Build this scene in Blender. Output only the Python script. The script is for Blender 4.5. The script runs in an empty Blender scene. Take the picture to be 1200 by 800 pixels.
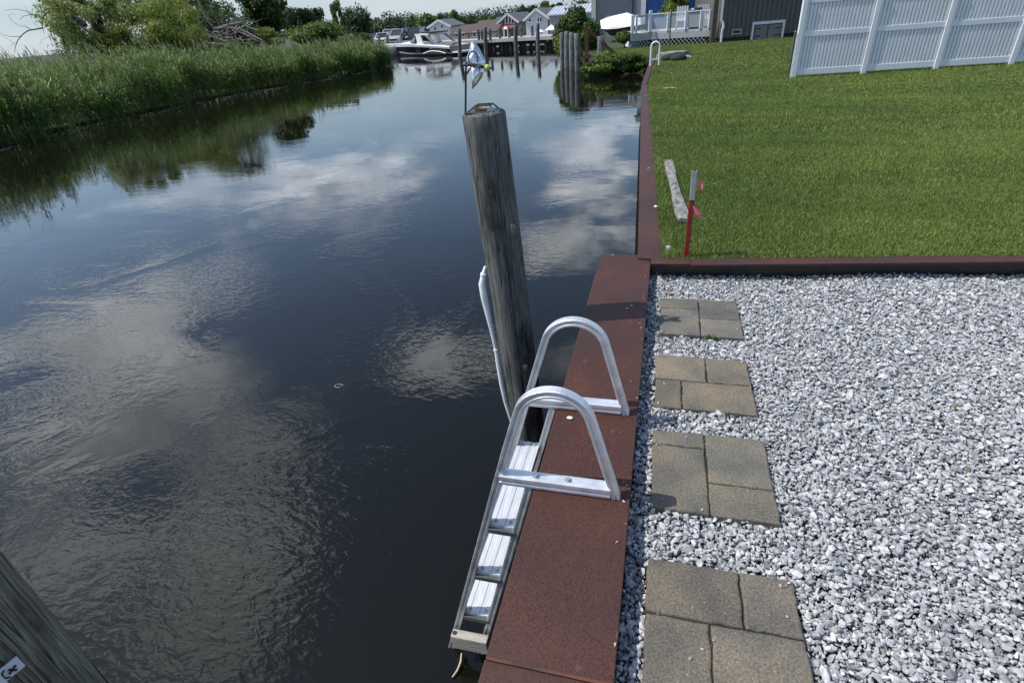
import bpy, bmesh, math, random
import numpy as np
from mathutils import Vector, Matrix

random.seed(7)
RNG = np.random.default_rng(11)
SC = bpy.context.scene
COL = SC.collection

# ------------------------------------------------------------------ camera model (photo survey)
FPX, HOR, ROLL, EYE = 640.0, 18.0, -0.083, 1.45        # focal length, horizon height, horizon slope, eye above the pavers
_up = np.array([ROLL, -1, (HOR - 400) / FPX]); _up /= np.linalg.norm(_up)
_fw = np.array([189.0, HOR + ROLL * 189 - 400, FPX]); _fw -= _up * (_fw @ _up); _fw /= np.linalg.norm(_fw)
_rt = np.cross(_fw, _up)
if _rt[0] < 0: _rt = -_rt
MW = np.array([_rt, _fw, _up])
WATER = -1.05
LOW = -0.5                                                   # far lawn level


def ray(px, py): return MW @ np.array([px - 600, py - 400, FPX])
def atz(px, py, z):
    d = ray(px, py); t = (z - EYE) / d[2]; p = d * t; return Vector((p[0], p[1], z))
def aty(px, py, Y):
    d = ray(px, py); t = Y / d[1]; p = d * t; return Vector((p[0], Y, p[2] + EYE))
def ground(y): return float(np.interp(y, [3.4, 17.0, 60], [0.07, LOW, LOW]))
def atg(px, py, off=0.0):
    z = -0.2
    for _ in range(40):
        p = atz(px, py, z); z = 0.5 * z + 0.5 * (ground(p.y) + off)
    return Vector((p.x, p.y, z))
def scale_at(px, py, Y):
    return (aty(px + 1, py, Y) - aty(px, py, Y)).length

# ------------------------------------------------------------------ materials
def nt(name):
    m = bpy.data.materials.new(name); m.use_nodes = True
    n = m.node_tree.nodes; l = m.node_tree.links
    return m, n, l, n['Principled BSDF']
def N(n, t, **kw):
    x = n.new(t)
    for k, v in kw.items():
        if k in x.inputs.keys(): x.inputs[k].default_value = v
        else: setattr(x, k, v)
    return x
def ramp(n, stops):
    r = n.new('ShaderNodeValToRGB'); e = r.color_ramp.elements
    while len(e) < len(stops): e.new(0.5)
    for k, (p, c) in enumerate(stops):
        e[k].position = p; e[k].color = (*c, 1) if len(c) == 3 else c
    return r
def pmat(name, c1, c2=None, scale=6.0, rough=0.6, bump=0.0, bscale=None, metal=0.0, stretch=(1, 1, 1), detail=6.0, spec=0.5, lo=0.35, hi=0.65):
    m, n, l, b = nt(name)
    b.inputs['Roughness'].default_value = rough; b.inputs['Metallic'].default_value = metal
    b.inputs['Specular IOR Level'].default_value = spec
    tc = N(n, 'ShaderNodeTexCoord'); mp = N(n, 'ShaderNodeMapping'); mp.inputs['Scale'].default_value = stretch
    l.new(tc.outputs['Object'], mp.inputs['Vector'])
    no = N(n, 'ShaderNodeTexNoise', Scale=scale, Detail=detail); l.new(mp.outputs[0], no.inputs['Vector'])
    r = ramp(n, [(lo, c1), (hi, c2 or tuple(x * 0.8 for x in c1))]); l.new(no.outputs['Fac'], r.inputs[0])
    l.new(r.outputs[0], b.inputs['Base Color'])
    if bump:
        n2 = N(n, 'ShaderNodeTexNoise', Scale=bscale or scale * 4, Detail=5.0); l.new(mp.outputs[0], n2.inputs['Vector'])
        bp = N(n, 'ShaderNodeBump', Strength=bump, Distance=0.01); l.new(n2.outputs['Fac'], bp.inputs['Height']); l.new(bp.outputs[0], b.inputs['Normal'])
    return m
def attr_mat(name, rough=0.6, trans=0.0, gain=1.0, vein=0.0, vscale=60.0, spec=0.3):
    """colour from the per-leaf / per-stone attribute 'tone'"""
    m, n, l, b = nt(name)
    a = N(n, 'ShaderNodeAttribute', attribute_name='tone')
    src = a.outputs['Color']
    if vein:
        tc = N(n, 'ShaderNodeTexCoord'); no = N(n, 'ShaderNodeTexNoise', Scale=vscale, Detail=5.0); l.new(tc.outputs['Object'], no.inputs['Vector'])
        r = ramp(n, [(0.35, (1 - vein,) * 3), (0.62, (1 + vein * .35,) * 3)]); l.new(no.outputs['Fac'], r.inputs[0])
        mx = N(n, 'ShaderNodeMix', data_type='RGBA', blend_type='MULTIPLY'); mx.inputs[0].default_value = 1
        l.new(src, mx.inputs[6]); l.new(r.outputs[0], mx.inputs[7]); src = mx.outputs[2]
    l.new(src, b.inputs['Base Color'])
    b.inputs['Roughness'].default_value = rough; b.inputs['Specular IOR Level'].default_value = spec
    if trans:
        out = n['Material Output']; t = N(n, 'ShaderNodeBsdfTranslucent'); ms = N(n, 'ShaderNodeMixShader'); ms.inputs[0].default_value = trans
        l.new(src, t.inputs['Color']); l.new(b.outputs[0], ms.inputs[1]); l.new(t.outputs[0], ms.inputs[2]); l.new(ms.outputs[0], out.inputs['Surface'])
    return m

def mat_cap():
    m, n, l, b = nt('brown_coated_steel')
    tc = N(n, 'ShaderNodeTexCoord')
    big = N(n, 'ShaderNodeTexNoise', Scale=3.2, Detail=6.0); l.new(tc.outputs['Object'], big.inputs['Vector'])
    r = ramp(n, [(0.33, (0.050, 0.026, 0.020)), (0.50, (0.065, 0.028, 0.020)), (0.62, (0.077, 0.031, 0.020)), (0.74, (0.104, 0.042, 0.023))]); l.new(big.outputs['Fac'], r.inputs[0])
    mid = N(n, 'ShaderNodeTexNoise', Scale=240.0, Detail=2.5); l.new(tc.outputs['Object'], mid.inputs['Vector'])
    zone = N(n, 'ShaderNodeTexNoise', Scale=2.1, Detail=3.0); l.new(tc.outputs['Object'], zone.inputs['Vector'])
    add = N(n, 'ShaderNodeMath', operation='MULTIPLY_ADD'); l.new(zone.outputs['Fac'], add.inputs[0]); add.inputs[1].default_value = 0.30; l.new(mid.outputs['Fac'], add.inputs[2])
    sp = ramp(n, [(0.655, (0, 0, 0)), (0.72, (1, 1, 1))]); l.new(add.outputs[0], sp.inputs[0])
    mx = N(n, 'ShaderNodeMix', data_type='RGBA'); l.new(sp.outputs[0], mx.inputs[0]); l.new(r.outputs[0], mx.inputs[6]); mx.inputs[7].default_value = (0.038, 0.012, 0.011, 1)
    # pale scuffs
    mp = N(n, 'ShaderNodeMapping'); mp.inputs['Scale'].default_value = (30, 9, 9); mp.inputs['Rotation'].default_value = (0, 0, 0.5); l.new(tc.outputs['Object'], mp.inputs['Vector'])
    sc = N(n, 'ShaderNodeTexNoise', Scale=1.0, Detail=8.0); l.new(mp.outputs[0], sc.inputs['Vector'])
    sr = ramp(n, [(0.68, (0, 0, 0)), (0.80, (0.42, 0.42, 0.42))]); l.new(sc.outputs['Fac'], sr.inputs[0])
    mx2 = N(n, 'ShaderNodeMix', data_type='RGBA'); l.new(sr.outputs[0], mx2.inputs[0]); l.new(mx.outputs[2], mx2.inputs[6]); mx2.inputs[7].default_value = (0.26, 0.2, 0.18, 1)
    l.new(mx2.outputs[2], b.inputs['Base Color'])
    b.inputs['Roughness'].default_value = 0.62; b.inputs['Specular IOR Level'].default_value = 0.35
    bp = N(n, 'ShaderNodeBump', Strength=0.35, Distance=0.002); l.new(mid.outputs['Fac'], bp.inputs['Height']); l.new(bp.outputs[0], b.inputs['Normal'])
    return m
def mat_piling(name, dark=1.0, tint=(1, 1, 1)):
    m, n, l, b = nt(name)
    tc = N(n, 'ShaderNodeTexCoord'); mp = N(n, 'ShaderNodeMapping'); mp.inputs['Scale'].default_value = (1, 1, 0.055)
    l.new(tc.outputs['Object'], mp.inputs['Vector'])
    g = N(n, 'ShaderNodeTexNoise', Scale=150.0, Detail=10.0, Distortion=0.5); l.new(mp.outputs[0], g.inputs['Vector'])
    mp3 = N(n, 'ShaderNodeMapping'); mp3.inputs['Scale'].default_value = (1, 1, .35); l.new(tc.outputs['Object'], mp3.inputs['Vector'])
    p = N(n, 'ShaderNodeTexNoise', Scale=8.0, Detail=9.0, Roughness=.62); l.new(mp3.outputs[0], p.inputs['Vector'])
    r1 = ramp(n, [(0.32, (0.050 * dark, 0.052 * dark, 0.047 * dark)), (0.50, (0.100 * dark, 0.104 * dark, 0.096 * dark)), (0.70, (0.165 * dark, 0.168 * dark, 0.155 * dark))]); l.new(g.outputs['Fac'], r1.inputs[0])
    r2 = ramp(n, [(0.38, tuple(.24 * q for q in tint)), (0.49, tuple(.80 * q for q in tint)), (0.68, tuple(1.22 * q for q in tint))]); l.new(p.outputs['Fac'], r2.inputs[0])
    mx = N(n, 'ShaderNodeMix', data_type='RGBA', blend_type='MULTIPLY'); mx.inputs[0].default_value = 1
    l.new(r1.outputs[0], mx.inputs[6]); l.new(r2.outputs[0], mx.inputs[7])
    mp2 = N(n, 'ShaderNodeMapping'); mp2.inputs['Scale'].default_value = (1, 1, 0.03); l.new(tc.outputs['Object'], mp2.inputs['Vector'])
    ck = N(n, 'ShaderNodeTexNoise', Scale=22.0, Detail=3.0, Distortion=0.4); l.new(mp2.outputs[0], ck.inputs['Vector'])
    ab = N(n, 'ShaderNodeMath', operation='SUBTRACT'); l.new(ck.outputs['Fac'], ab.inputs[0]); ab.inputs[1].default_value = 0.5
    ab2 = N(n, 'ShaderNodeMath', operation='ABSOLUTE'); l.new(ab.outputs[0], ab2.inputs[0])
    cr = ramp(n, [(0.0, (0.08, 0.08, 0.08)), (0.013, (1, 1, 1))]); l.new(ab2.outputs[0], cr.inputs[0])
    mx2 = N(n, 'ShaderNodeMix', data_type='RGBA', blend_type='MULTIPLY'); mx2.inputs[0].default_value = 1
    l.new(mx.outputs[2], mx2.inputs[6]); l.new(cr.outputs[0], mx2.inputs[7]); l.new(mx2.outputs[2], b.inputs['Base Color'])
    b.inputs['Roughness'].default_value = 0.85
    sm = N(n, 'ShaderNodeMath', operation='MULTIPLY_ADD'); l.new(g.outputs['Fac'], sm.inputs[0]); sm.inputs[1].default_value = 0.5; l.new(cr.outputs[0], sm.inputs[2])
    bp = N(n, 'ShaderNodeBump', Strength=0.7, Distance=0.006); l.new(sm.outputs[0], bp.inputs['Height']); l.new(bp.outputs[0], b.inputs['Normal'])
    return m
def mat_paver():
    m, n, l, b = nt('moulded_concrete')
    tc = N(n, 'ShaderNodeTexCoord')
    big = N(n, 'ShaderNodeTexNoise', Scale=5.5, Detail=5.0); l.new(tc.outputs['Object'], big.inputs['Vector'])
    r = ramp(n, [(0.36, (0.100, 0.097, 0.086)), (0.5, (0.138, 0.128, 0.108)), (0.64, (0.180, 0.156, 0.120))]); l.new(big.outputs['Fac'], r.inputs[0])
    a = N(n, 'ShaderNodeAttribute', attribute_name='tone')
    mx = N(n, 'ShaderNodeMix', data_type='RGBA', blend_type='MULTIPLY'); mx.inputs[0].default_value = 1; l.new(r.outputs[0], mx.inputs[6]); l.new(a.outputs['Color'], mx.inputs[7])
    f = N(n, 'ShaderNodeTexNoise', Scale=150.0, Detail=4.0); l.new(tc.outputs['Object'], f.inputs['Vector'])
    fr = ramp(n, [(0.30, (0.6, 0.6, 0.6)), (0.5, (1, 1, 1)), (0.74, (1.5, 1.45, 1.35))]); l.new(f.outputs['Fac'], fr.inputs[0])
    mx2 = N(n, 'ShaderNodeMix', data_type='RGBA', blend_type='MULTIPLY'); mx2.inputs[0].default_value = 1; l.new(mx.outputs[2], mx2.inputs[6]); l.new(fr.outputs[0], mx2.inputs[7])
    v = N(n, 'ShaderNodeTexVoronoi', Scale=95.0); l.new(tc.outputs['Object'], v.inputs['Vector'])
    vr = ramp(n, [(0.10, (1, 1, 1)), (0.16, (0, 0, 0))]); l.new(v.outputs['Distance'], vr.inputs[0])
    sel = N(n, 'ShaderNodeSeparateColor'); l.new(v.outputs['Color'], sel.inputs[0])
    gt = N(n, 'ShaderNodeMath', operation='GREATER_THAN'); l.new(sel.outputs[0], gt.inputs[0]); gt.inputs[1].default_value = 0.72
    ml = N(n, 'ShaderNodeMath', operation='MULTIPLY'); l.new(gt.outputs[0], ml.inputs[0]); l.new(vr.outputs[0], ml.inputs[1])
    mx3 = N(n, 'ShaderNodeMix', data_type='RGBA'); l.new(ml.outputs[0], mx3.inputs[0]); l.new(mx2.outputs[2], mx3.inputs[6])
    pc = ramp(n, [(0.3, (0.04, 0.04, 0.04)), (0.5, (0.42, 0.36, 0.27)), (0.9, (0.5, 0.47, 0.42))]); l.new(sel.outputs[1], pc.inputs[0]); l.new(pc.outputs[0], mx3.inputs[7])
    l.new(mx3.outputs[2], b.inputs['Base Color']); b.inputs['Roughness'].default_value = 0.9; b.inputs['Specular IOR Level'].default_value = 0.25
    bp = N(n, 'ShaderNodeBump', Strength=0.6, Distance=0.003); l.new(f.outputs['Fac'], bp.inputs['Height']); l.new(bp.outputs[0], b.inputs['Normal'])
    return m
def mat_water():
    m, n, l, b = nt('canal_water')
    b.inputs['Base Color'].default_value = (0.0060, 0.0060, 0.0036, 1)
    b.inputs['Roughness'].default_value = 0.015; b.inputs['IOR'].default_value = 1.38; b.inputs['Specular IOR Level'].default_value = 0.5
    tc = N(n, 'ShaderNodeTexCoord')
    mp = N(n, 'ShaderNodeMapping'); mp.inputs['Rotation'].default_value = (0, 0, 0.25); mp.inputs['Scale'].default_value = (0.9, 1.6, 1); l.new(tc.outputs['Object'], mp.inputs['Vector'])
    w1 = N(n, 'ShaderNodeTexNoise', Scale=8.5, Detail=2.0, Distortion=0.7); l.new(mp.outputs[0], w1.inputs['Vector'])
    w2 = N(n, 'ShaderNodeTexNoise', Scale=22.0, Detail=1.5, Distortion=0.5); l.new(mp.outputs[0], w2.inputs['Vector'])
    w3 = N(n, 'ShaderNodeTexNoise', Scale=1.3, Detail=2.0); l.new(mp.outputs[0], w3.inputs['Vector'])
    z = N(n, 'ShaderNodeTexNoise', Scale=0.5, Detail=5.0, Distortion=1.2); l.new(tc.outputs['Object'], z.inputs['Vector'])
    zr = ramp(n, [(0.42, (0.10,) * 3), (0.56, (1,) * 3)]); l.new(z.outputs['Fac'], zr.inputs[0])
    a1 = N(n, 'ShaderNodeMath', operation='MULTIPLY_ADD'); l.new(w2.outputs['Fac'], a1.inputs[0]); a1.inputs[1].default_value = 0.36; l.new(w1.outputs['Fac'], a1.inputs[2])
    sx = N(n, 'ShaderNodeSeparateXYZ'); l.new(tc.outputs['Object'], sx.inputs[0])
    ry = N(n, 'ShaderNodeMapRange', interpolation_type='SMOOTHSTEP'); l.new(sx.outputs[1], ry.inputs['Value'])          # open breeze near, sheltered reach beyond
    for k_, v_ in (('From Min', 2.5), ('From Max', 9.0), ('To Min', 1.0), ('To Max', 0.16)): ry.inputs[k_].default_value = v_
    rx = N(n, 'ShaderNodeMapRange', interpolation_type='SMOOTHSTEP'); l.new(sx.outputs[0], rx.inputs['Value'])          # lee of the seawall
    for k_, v_ in (('From Min', -1.7), ('From Max', -0.8), ('To Min', 1.0), ('To Max', 0.10)): rx.inputs[k_].default_value = v_
    zz = N(n, 'ShaderNodeMath', operation='MULTIPLY'); l.new(ry.outputs[0], zz.inputs[0]); l.new(rx.outputs[0], zz.inputs[1])
    zz2 = N(n, 'ShaderNodeMath', operation='MULTIPLY'); l.new(zz.outputs[0], zz2.inputs[0]); l.new(zr.outputs[0], zz2.inputs[1])
    a2 = N(n, 'ShaderNodeMath', operation='MULTIPLY'); l.new(a1.outputs[0], a2.inputs[0]); l.new(zz2.outputs[0], a2.inputs[1])
    a3 = N(n, 'ShaderNodeMath', operation='MULTIPLY_ADD'); l.new(w3.outputs['Fac'], a3.inputs[0]); a3.inputs[1].default_value = 0.35; l.new(a2.outputs[0], a3.inputs[2])
    bp = N(n, 'ShaderNodeBump', Strength=1.0, Distance=0.0048); l.new(a3.outputs[0], bp.inputs['Height']); l.new(bp.outputs[0], b.inputs['Normal'])
    return m
def mat_alu():
    m, n, l, b = nt('mill_aluminium')
    tc = N(n, 'ShaderNodeTexCoord'); no = N(n, 'ShaderNodeTexNoise', Scale=18.0, Detail=6.0); l.new(tc.outputs['Object'], no.inputs['Vector'])
    r = ramp(n, [(0.35, (0.72, 0.74, 0.76)), (0.65, (0.84, 0.85, 0.86))]); l.new(no.outputs['Fac'], r.inputs[0]); l.new(r.outputs[0], b.inputs['Base Color'])
    rr = ramp(n, [(0.3, (0.42,) * 3), (0.7, (0.56,) * 3)]); l.new(no.outputs['Fac'], rr.inputs[0]); l.new(rr.outputs[0], b.inputs['Roughness'])
    b.inputs['Metallic'].default_value = 0.75
    return m
def mat_glass(name, tint=(0.02, 0.025, 0.03), rough=0.05):
    m, n, l, b = nt(name); b.inputs['Base Color'].default_value = (*tint, 1); b.inputs['Roughness'].default_value = rough
    tc = N(n, 'ShaderNodeTexCoord'); no = N(n, 'ShaderNodeTexNoise', Scale=3.0); l.new(tc.outputs['Object'], no.inputs['Vector'])
    r = ramp(n, [(0.4, tint), (0.6, tuple(x * 1.5 for x in tint))]); l.new(no.outputs['Fac'], r.inputs[0]); l.new(r.outputs[0], b.inputs['Base Color'])
    return m
def mat_clear(name):
    m, n, l, b = nt(name); b.inputs['Base Color'].default_value = (0.75, 0.82, 0.85, 1); b.inputs['Roughness'].default_value = 0.02
    b.inputs['Alpha'].default_value = 0.25
    return m

TREAD = pmat('pale_anodised_tread', (.74, .76, .78), (.62, .65, .68), 14, .42, metal=.35, stretch=(6, 1, 6))
CAP = mat_cap(); PILE = mat_piling('weathered_piling', 1.0); PILED = mat_piling('damp_piling', 1.6); PILEL = mat_piling('sun_bleached_piling', 1.9); PILEC = mat_piling('mossy_piling', 1.8, (1.2, 1.06, .82)); PAVER = mat_paver(); WATERM = mat_water(); ALU = mat_alu()
GLASSD = mat_glass('dark_window'); CLEAR = mat_clear('clear_panel')
WHITE = pmat('white_paint', (0.72, 0.73, 0.74), (0.62, 0.63, 0.63), 4, 0.5)
VINYL = pmat('white_vinyl', (0.76, 0.77, 0.775), (0.71, 0.72, 0.725), 3, 0.42)
TARP = pmat('white_tarp', (0.8, 0.8, 0.8), (0.72, 0.73, 0.74), 3, 0.6, 0.3, 4)
RUST = pmat('rusty_steel', (0.12, 0.045, 0.025), (0.05, 0.03, 0.025), 7, 0.85, 0.5)
DARKRUST = pmat('dark_sheet_steel', (0.035, 0.022, 0.018), (0.075, 0.035, 0.022), 5, 0.9, 0.6)
REDPAINT = pmat('red_paint', (0.23, 0.014, 0.012), (0.17, 0.012, 0.011), 20, 0.4)
GREYSTEEL = pmat('galvanised_steel', (0.42, 0.45, 0.48), (0.34, 0.37, 0.4), 30, 0.45, metal=0.6)
DARKPOLE = pmat('dark_grey_metal', (0.10, 0.11, 0.11), (0.07, 0.075, 0.08), 12, 0.5)
PINK = pmat('pink_ribbon', (0.85, 0.16, 0.27), (0.75, 0.12, 0.22), 20, 0.5)
DRIFT = pmat('silver_driftwood', (0.30, 0.29, 0.26), (0.10, 0.095, 0.085), 9, 0.9, 0.8, 40, stretch=(3, 1, 3))
LUMBER = pmat('weathered_lumber', (0.46, 0.43, 0.38), (0.34, 0.31, 0.27), 12, 0.85, 0.4, 40, stretch=(1, 5, 5))
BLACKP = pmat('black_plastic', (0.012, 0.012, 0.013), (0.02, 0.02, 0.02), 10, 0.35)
AMBER = pmat('amber_lens', (0.30, 0.17, 0.03), (0.18, 0.10, 0.02), 30, 0.25)
MYLAR = pmat('mirror_film', (0.75, 0.77, 0.8), (0.6, 0.63, 0.68), 14, 0.22, metal=0.9, bump=0.4, bscale=9)
YELLOW = pmat('yellow_green_plastic', (0.5, 0.6, 0.12), None, 10, 0.4)
HOSE = pmat('white_hose_rubber', (0.84, 0.85, 0.84), (0.70, 0.72, 0.72), 15, 0.5)
SIDING = pmat('brown_siding', (0.125, 0.113, 0.10), (0.105, 0.095, 0.085), 3, 0.6)
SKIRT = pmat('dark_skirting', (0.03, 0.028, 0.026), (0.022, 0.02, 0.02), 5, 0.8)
HATCHM = pmat('taupe_hatch', (0.21, 0.19, 0.165), (0.18, 0.165, 0.145), 5, 0.7)
BEIGE = pmat('beige_wall', (0.28, 0.27, 0.24), (0.24, 0.235, 0.21), 2, 0.7)
CREAM = pmat('cream_trim', (0.62, 0.59, 0.50), None, 4, 0.6)
BLUE = pmat('blue_siding', (0.045, 0.15, 0.46), (0.04, 0.13, 0.40), 4, 0.5)
DECKW = pmat('pale_deck_boards', (0.48, 0.49, 0.48), (0.40, 0.41, 0.41), 6, 0.7)
CONC = pmat('pale_concrete', (0.42, 0.41, 0.38), (0.33, 0.32, 0.30), 2, 0.85, 0.3)
CRIB = pmat('black_crib_timber', (0.018, 0.016, 0.014), (0.035, 0.03, 0.026), 3, 0.9)
STONE = pmat('grey_slab_stone', (0.32, 0.31, 0.29), (0.12, 0.12, 0.11), 4, 0.9, 0.8)
ROOFB = pmat('brown_shingle', (0.10, 0.072, 0.060), (0.075, 0.055, 0.046), 4, 0.9)
ROOFG = pmat('grey_shingle', (0.14, 0.145, 0.155), (0.10, 0.105, 0.11), 4, 0.9)
METALROOF = pmat('pale_metal_roof', (0.50, 0.54, 0.58), (0.42, 0.46, 0.5), 3, 0.45)
WALLW = pmat('white_clapboard', (0.55, 0.57, 0.58), (0.48, 0.5, 0.51), 3, 0.7)
WALLG = pmat('blue_grey_siding', (0.20, 0.235, 0.27), (0.17, 0.2, 0.23), 3, 0.7)
WALLD = pmat('grey_green_siding', (0.17, 0.185, 0.175), (0.13, 0.14, 0.135), 3, 0.7)
WALLT = pmat('tan_siding', (0.36, 0.33, 0.28), (0.3, 0.28, 0.24), 3, 0.7)
REDAWN = pmat('red_canvas', (0.35, 0.05, 0.035), None, 5, 0.7)
BARK = pmat('grey_bark', (0.075, 0.065, 0.05), (0.04, 0.035, 0.028), 6, 0.95, 0.8, stretch=(1, 1, .3))
DEADWOOD = pmat('bleached_dead_wood', (0.25, 0.23, 0.20), (0.14, 0.13, 0.115), 6, 0.9)
NAVY = pmat('navy_gelcoat', (0.008, 0.010, 0.022), (0.01, 0.012, 0.026), 3, 0.15)
GEL = pmat('white_gelcoat', (0.78, 0.78, 0.77), (0.74, 0.74, 0.73), 3, 0.2)
TANV = pmat('tan_vinyl', (0.24, 0.22, 0.17), (0.2, 0.18, 0.14), 5, 0.6)
TYRE = pmat('black_rubber', (0.015, 0.015, 0.015), None, 10, 0.8)
LAMP = pmat('headlamp_lens', (0.6, 0.62, 0.64), None, 10, 0.15)
LEAF = attr_mat('tree_leaves', 0.55, 0.38)
REEDM = attr_mat('reed_leaves', 0.5, 0.35)
GRASSM = attr_mat('grass_blades', 0.6, 0.25)
GRAVELM = attr_mat('crushed_marble', 0.75, 0.0, vein=0.34, vscale=70.0)
SOIL = pmat('dark_turf_soil', (0.030, 0.040, 0.014), (0.045, 0.055, 0.018), 8, 0.95)
BED = pmat('gravel_bed', (0.10, 0.10, 0.105), (0.05, 0.05, 0.055), 60, 0.95)
MUD = pmat('marsh_mud', (0.03, 0.035, 0.016), (0.045, 0.05, 0.02), 1.5, 0.95)
ASPH = pmat('asphalt', (0.06, 0.06, 0.06), (0.045, 0.045, 0.045), 3, 0.9)

# ------------------------------------------------------------------ mesh helpers
class MB:
    def __init__(s): s.v = []; s.f = []; s.sm = []
    def add(s, vs, fs, smooth=False):
        o = len(s.v); s.v += [tuple(v) for v in vs]; s.f += [tuple(o + i for i in f) for f in fs]; s.sm += [smooth] * len(fs); return s
    def box(s, c, size, rot=None, bev=0.0):
        hx, hy, hz = [a / 2 for a in size]; c = Vector(c)
        if bev:
            bm = bmesh.new(); bmesh.ops.create_cube(bm, size=1)
            for v in bm.verts: v.co = Vector((v.co.x * size[0], v.co.y * size[1], v.co.z * size[2]))
            bmesh.ops.bevel(bm, geom=bm.edges[:], offset=min(bev, hx * .9, hy * .9, hz * .9), segments=2, affect='EDGES', profile=0.6)
            bm.verts.index_update(); vs = [v.co.copy() for v in bm.verts]; fs = [[v.index for v in f.verts] for f in bm.faces]; bm.free()
        else:
            vs = [Vector((x, y, z)) for z in (-hz, hz) for y in (-hy, hy) for x in (-hx, hx)]
            fs = [(0, 2, 3, 1), (4, 5, 7, 6), (0, 1, 5, 4), (2, 6, 7, 3), (0, 4, 6, 2), (1, 3, 7, 5)]
        if rot is not None: vs = [rot @ v for v in vs]
        return s.add([v + c for v in vs], fs)
    def bar(s, a, b, w, h, up=(0, 0, 1), bev=0.0):
        """box from a to b, w wide, h tall"""
        a, b = Vector(a), Vector(b); d = (b - a); L = d.length; d.normalize(); up = Vector(up)
        if abs(d.dot(up)) > .99: up = Vector((0, 1, 0))
        x = d.cross(up).normalized(); z = x.cross(d)
        R = Matrix((x, d, z)).transposed()
        return s.box((a + b) / 2, (w, L, h), R, bev)
    def tube(s, pts, r, n=8, cap=True, smooth=True):
        pts = [Vector(p) for p in pts]; rs = r if isinstance(r, (list, tuple)) else [r] * len(pts)
        vs = []; fs = []; prev = None
        for i, p in enumerate(pts):
            t = (pts[min(i + 1, len(pts) - 1)] - pts[max(i - 1, 0)]).normalized()
            if prev is None:
                u = t.orthogonal().normalized()
            else:
                u = (prev - t * prev.dot(t)).normalized()
            prev = u; w = t.cross(u)
            for k in range(n):
                a = 2 * math.pi * k / n; vs.append(p + (u * math.cos(a) + w * math.sin(a)) * rs[i])
        for i in range(len(pts) - 1):
            for k in range(n):
                fs.append((i * n + k, i * n + (k + 1) % n, (i + 1) * n + (k + 1) % n, (i + 1) * n + k))
        s.add(vs, fs, smooth)
        if cap:
            o = len(pts) * n
            s.add(vs[:n], [tuple(reversed(range(n)))]); s.add(vs[o - n:], [tuple(range(n))])
        return s
    def sweep(s, prof, pts, side, smooth=False):
        """closed 2-d profile (along path normal, along side) swept along a planar path"""
        pts = [Vector(p) for p in pts]; side = Vector(side).normalized(); n = len(prof); vs = []; fs = []
        for i, p in enumerate(pts):
            t = (pts[min(i + 1, len(pts) - 1)] - pts[max(i - 1, 0)]).normalized(); nn = side.cross(t)
            vs += [p + nn * a + side * b for a, b in prof]
        for i in range(len(pts) - 1):
            for k in range(n): fs.append((i * n + k, i * n + (k + 1) % n, (i + 1) * n + (k + 1) % n, (i + 1) * n + k))
        fs += [tuple(reversed(range(n))), tuple(range((len(pts) - 1) * n, len(pts) * n))]
        return s.add(vs, fs, smooth)
    def prism(s, poly, z0, z1):
        n = len(poly); vs = [(x, y, z0) for x, y in poly] + [(x, y, z1) for x, y in poly]
        return s.add(vs, [tuple(reversed(range(n))), tuple(range(n, 2 * n))] + [(k, (k + 1) % n, n + (k + 1) % n, n + k) for k in range(n)])
    def slab(s, top, depth, dirn=(0, 0, -1)):
        """polygon in space given thickness along dirn"""
        n = len(top); d = Vector(dirn) * depth; vs = [Vector(p) for p in top] + [Vector(p) + d for p in top]
        return s.add(vs, [tuple(range(n)), tuple(reversed(range(n, 2 * n)))] + [(k, n + k, n + (k + 1) % n, (k + 1) % n) for k in range(n)])
    def ball(s, c, r, seg=12, ring=8, sc=(1, 1, 1)):
        vs = []; fs = []; c = Vector(c)
        for i in range(ring + 1):
            th = math.pi * i / ring
            for k in range(seg):
                a = 2 * math.pi * k / seg
                vs.append(c + Vector((math.sin(th) * math.cos(a) * r * sc[0], math.sin(th) * math.sin(a) * r * sc[1], math.cos(th) * r * sc[2])))
        for i in range(ring):
            for k in range(seg): fs.append((i * seg + k, (i + 1) * seg + k, (i + 1) * seg + (k + 1) % seg, i * seg + (k + 1) % seg))
        return s.add(vs, fs, True)
    def build(s, name, mat, parent=None, world=True):
        me = bpy.data.meshes.new(name)
        off = Vector((0, 0, 0))
        if parent is not None and world:
            p = parent
            while p is not None: off += p.location; p = p.parent
        me.from_pydata([Vector(v) - off for v in s.v], [], s.f)
        me.polygons.foreach_set('use_smooth', s.sm); me.materials.append(mat); me.update()
        if not any(len(set(f)) < 3 for f in s.f):
            bm = bmesh.new(); bm.from_mesh(me); bmesh.ops.recalc_face_normals(bm, faces=bm.faces[:]); bm.to_mesh(me); bm.free()
        o = bpy.data.objects.new(name, me); COL.objects.link(o)
        if parent is not None: o.parent = parent
        return o
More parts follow.
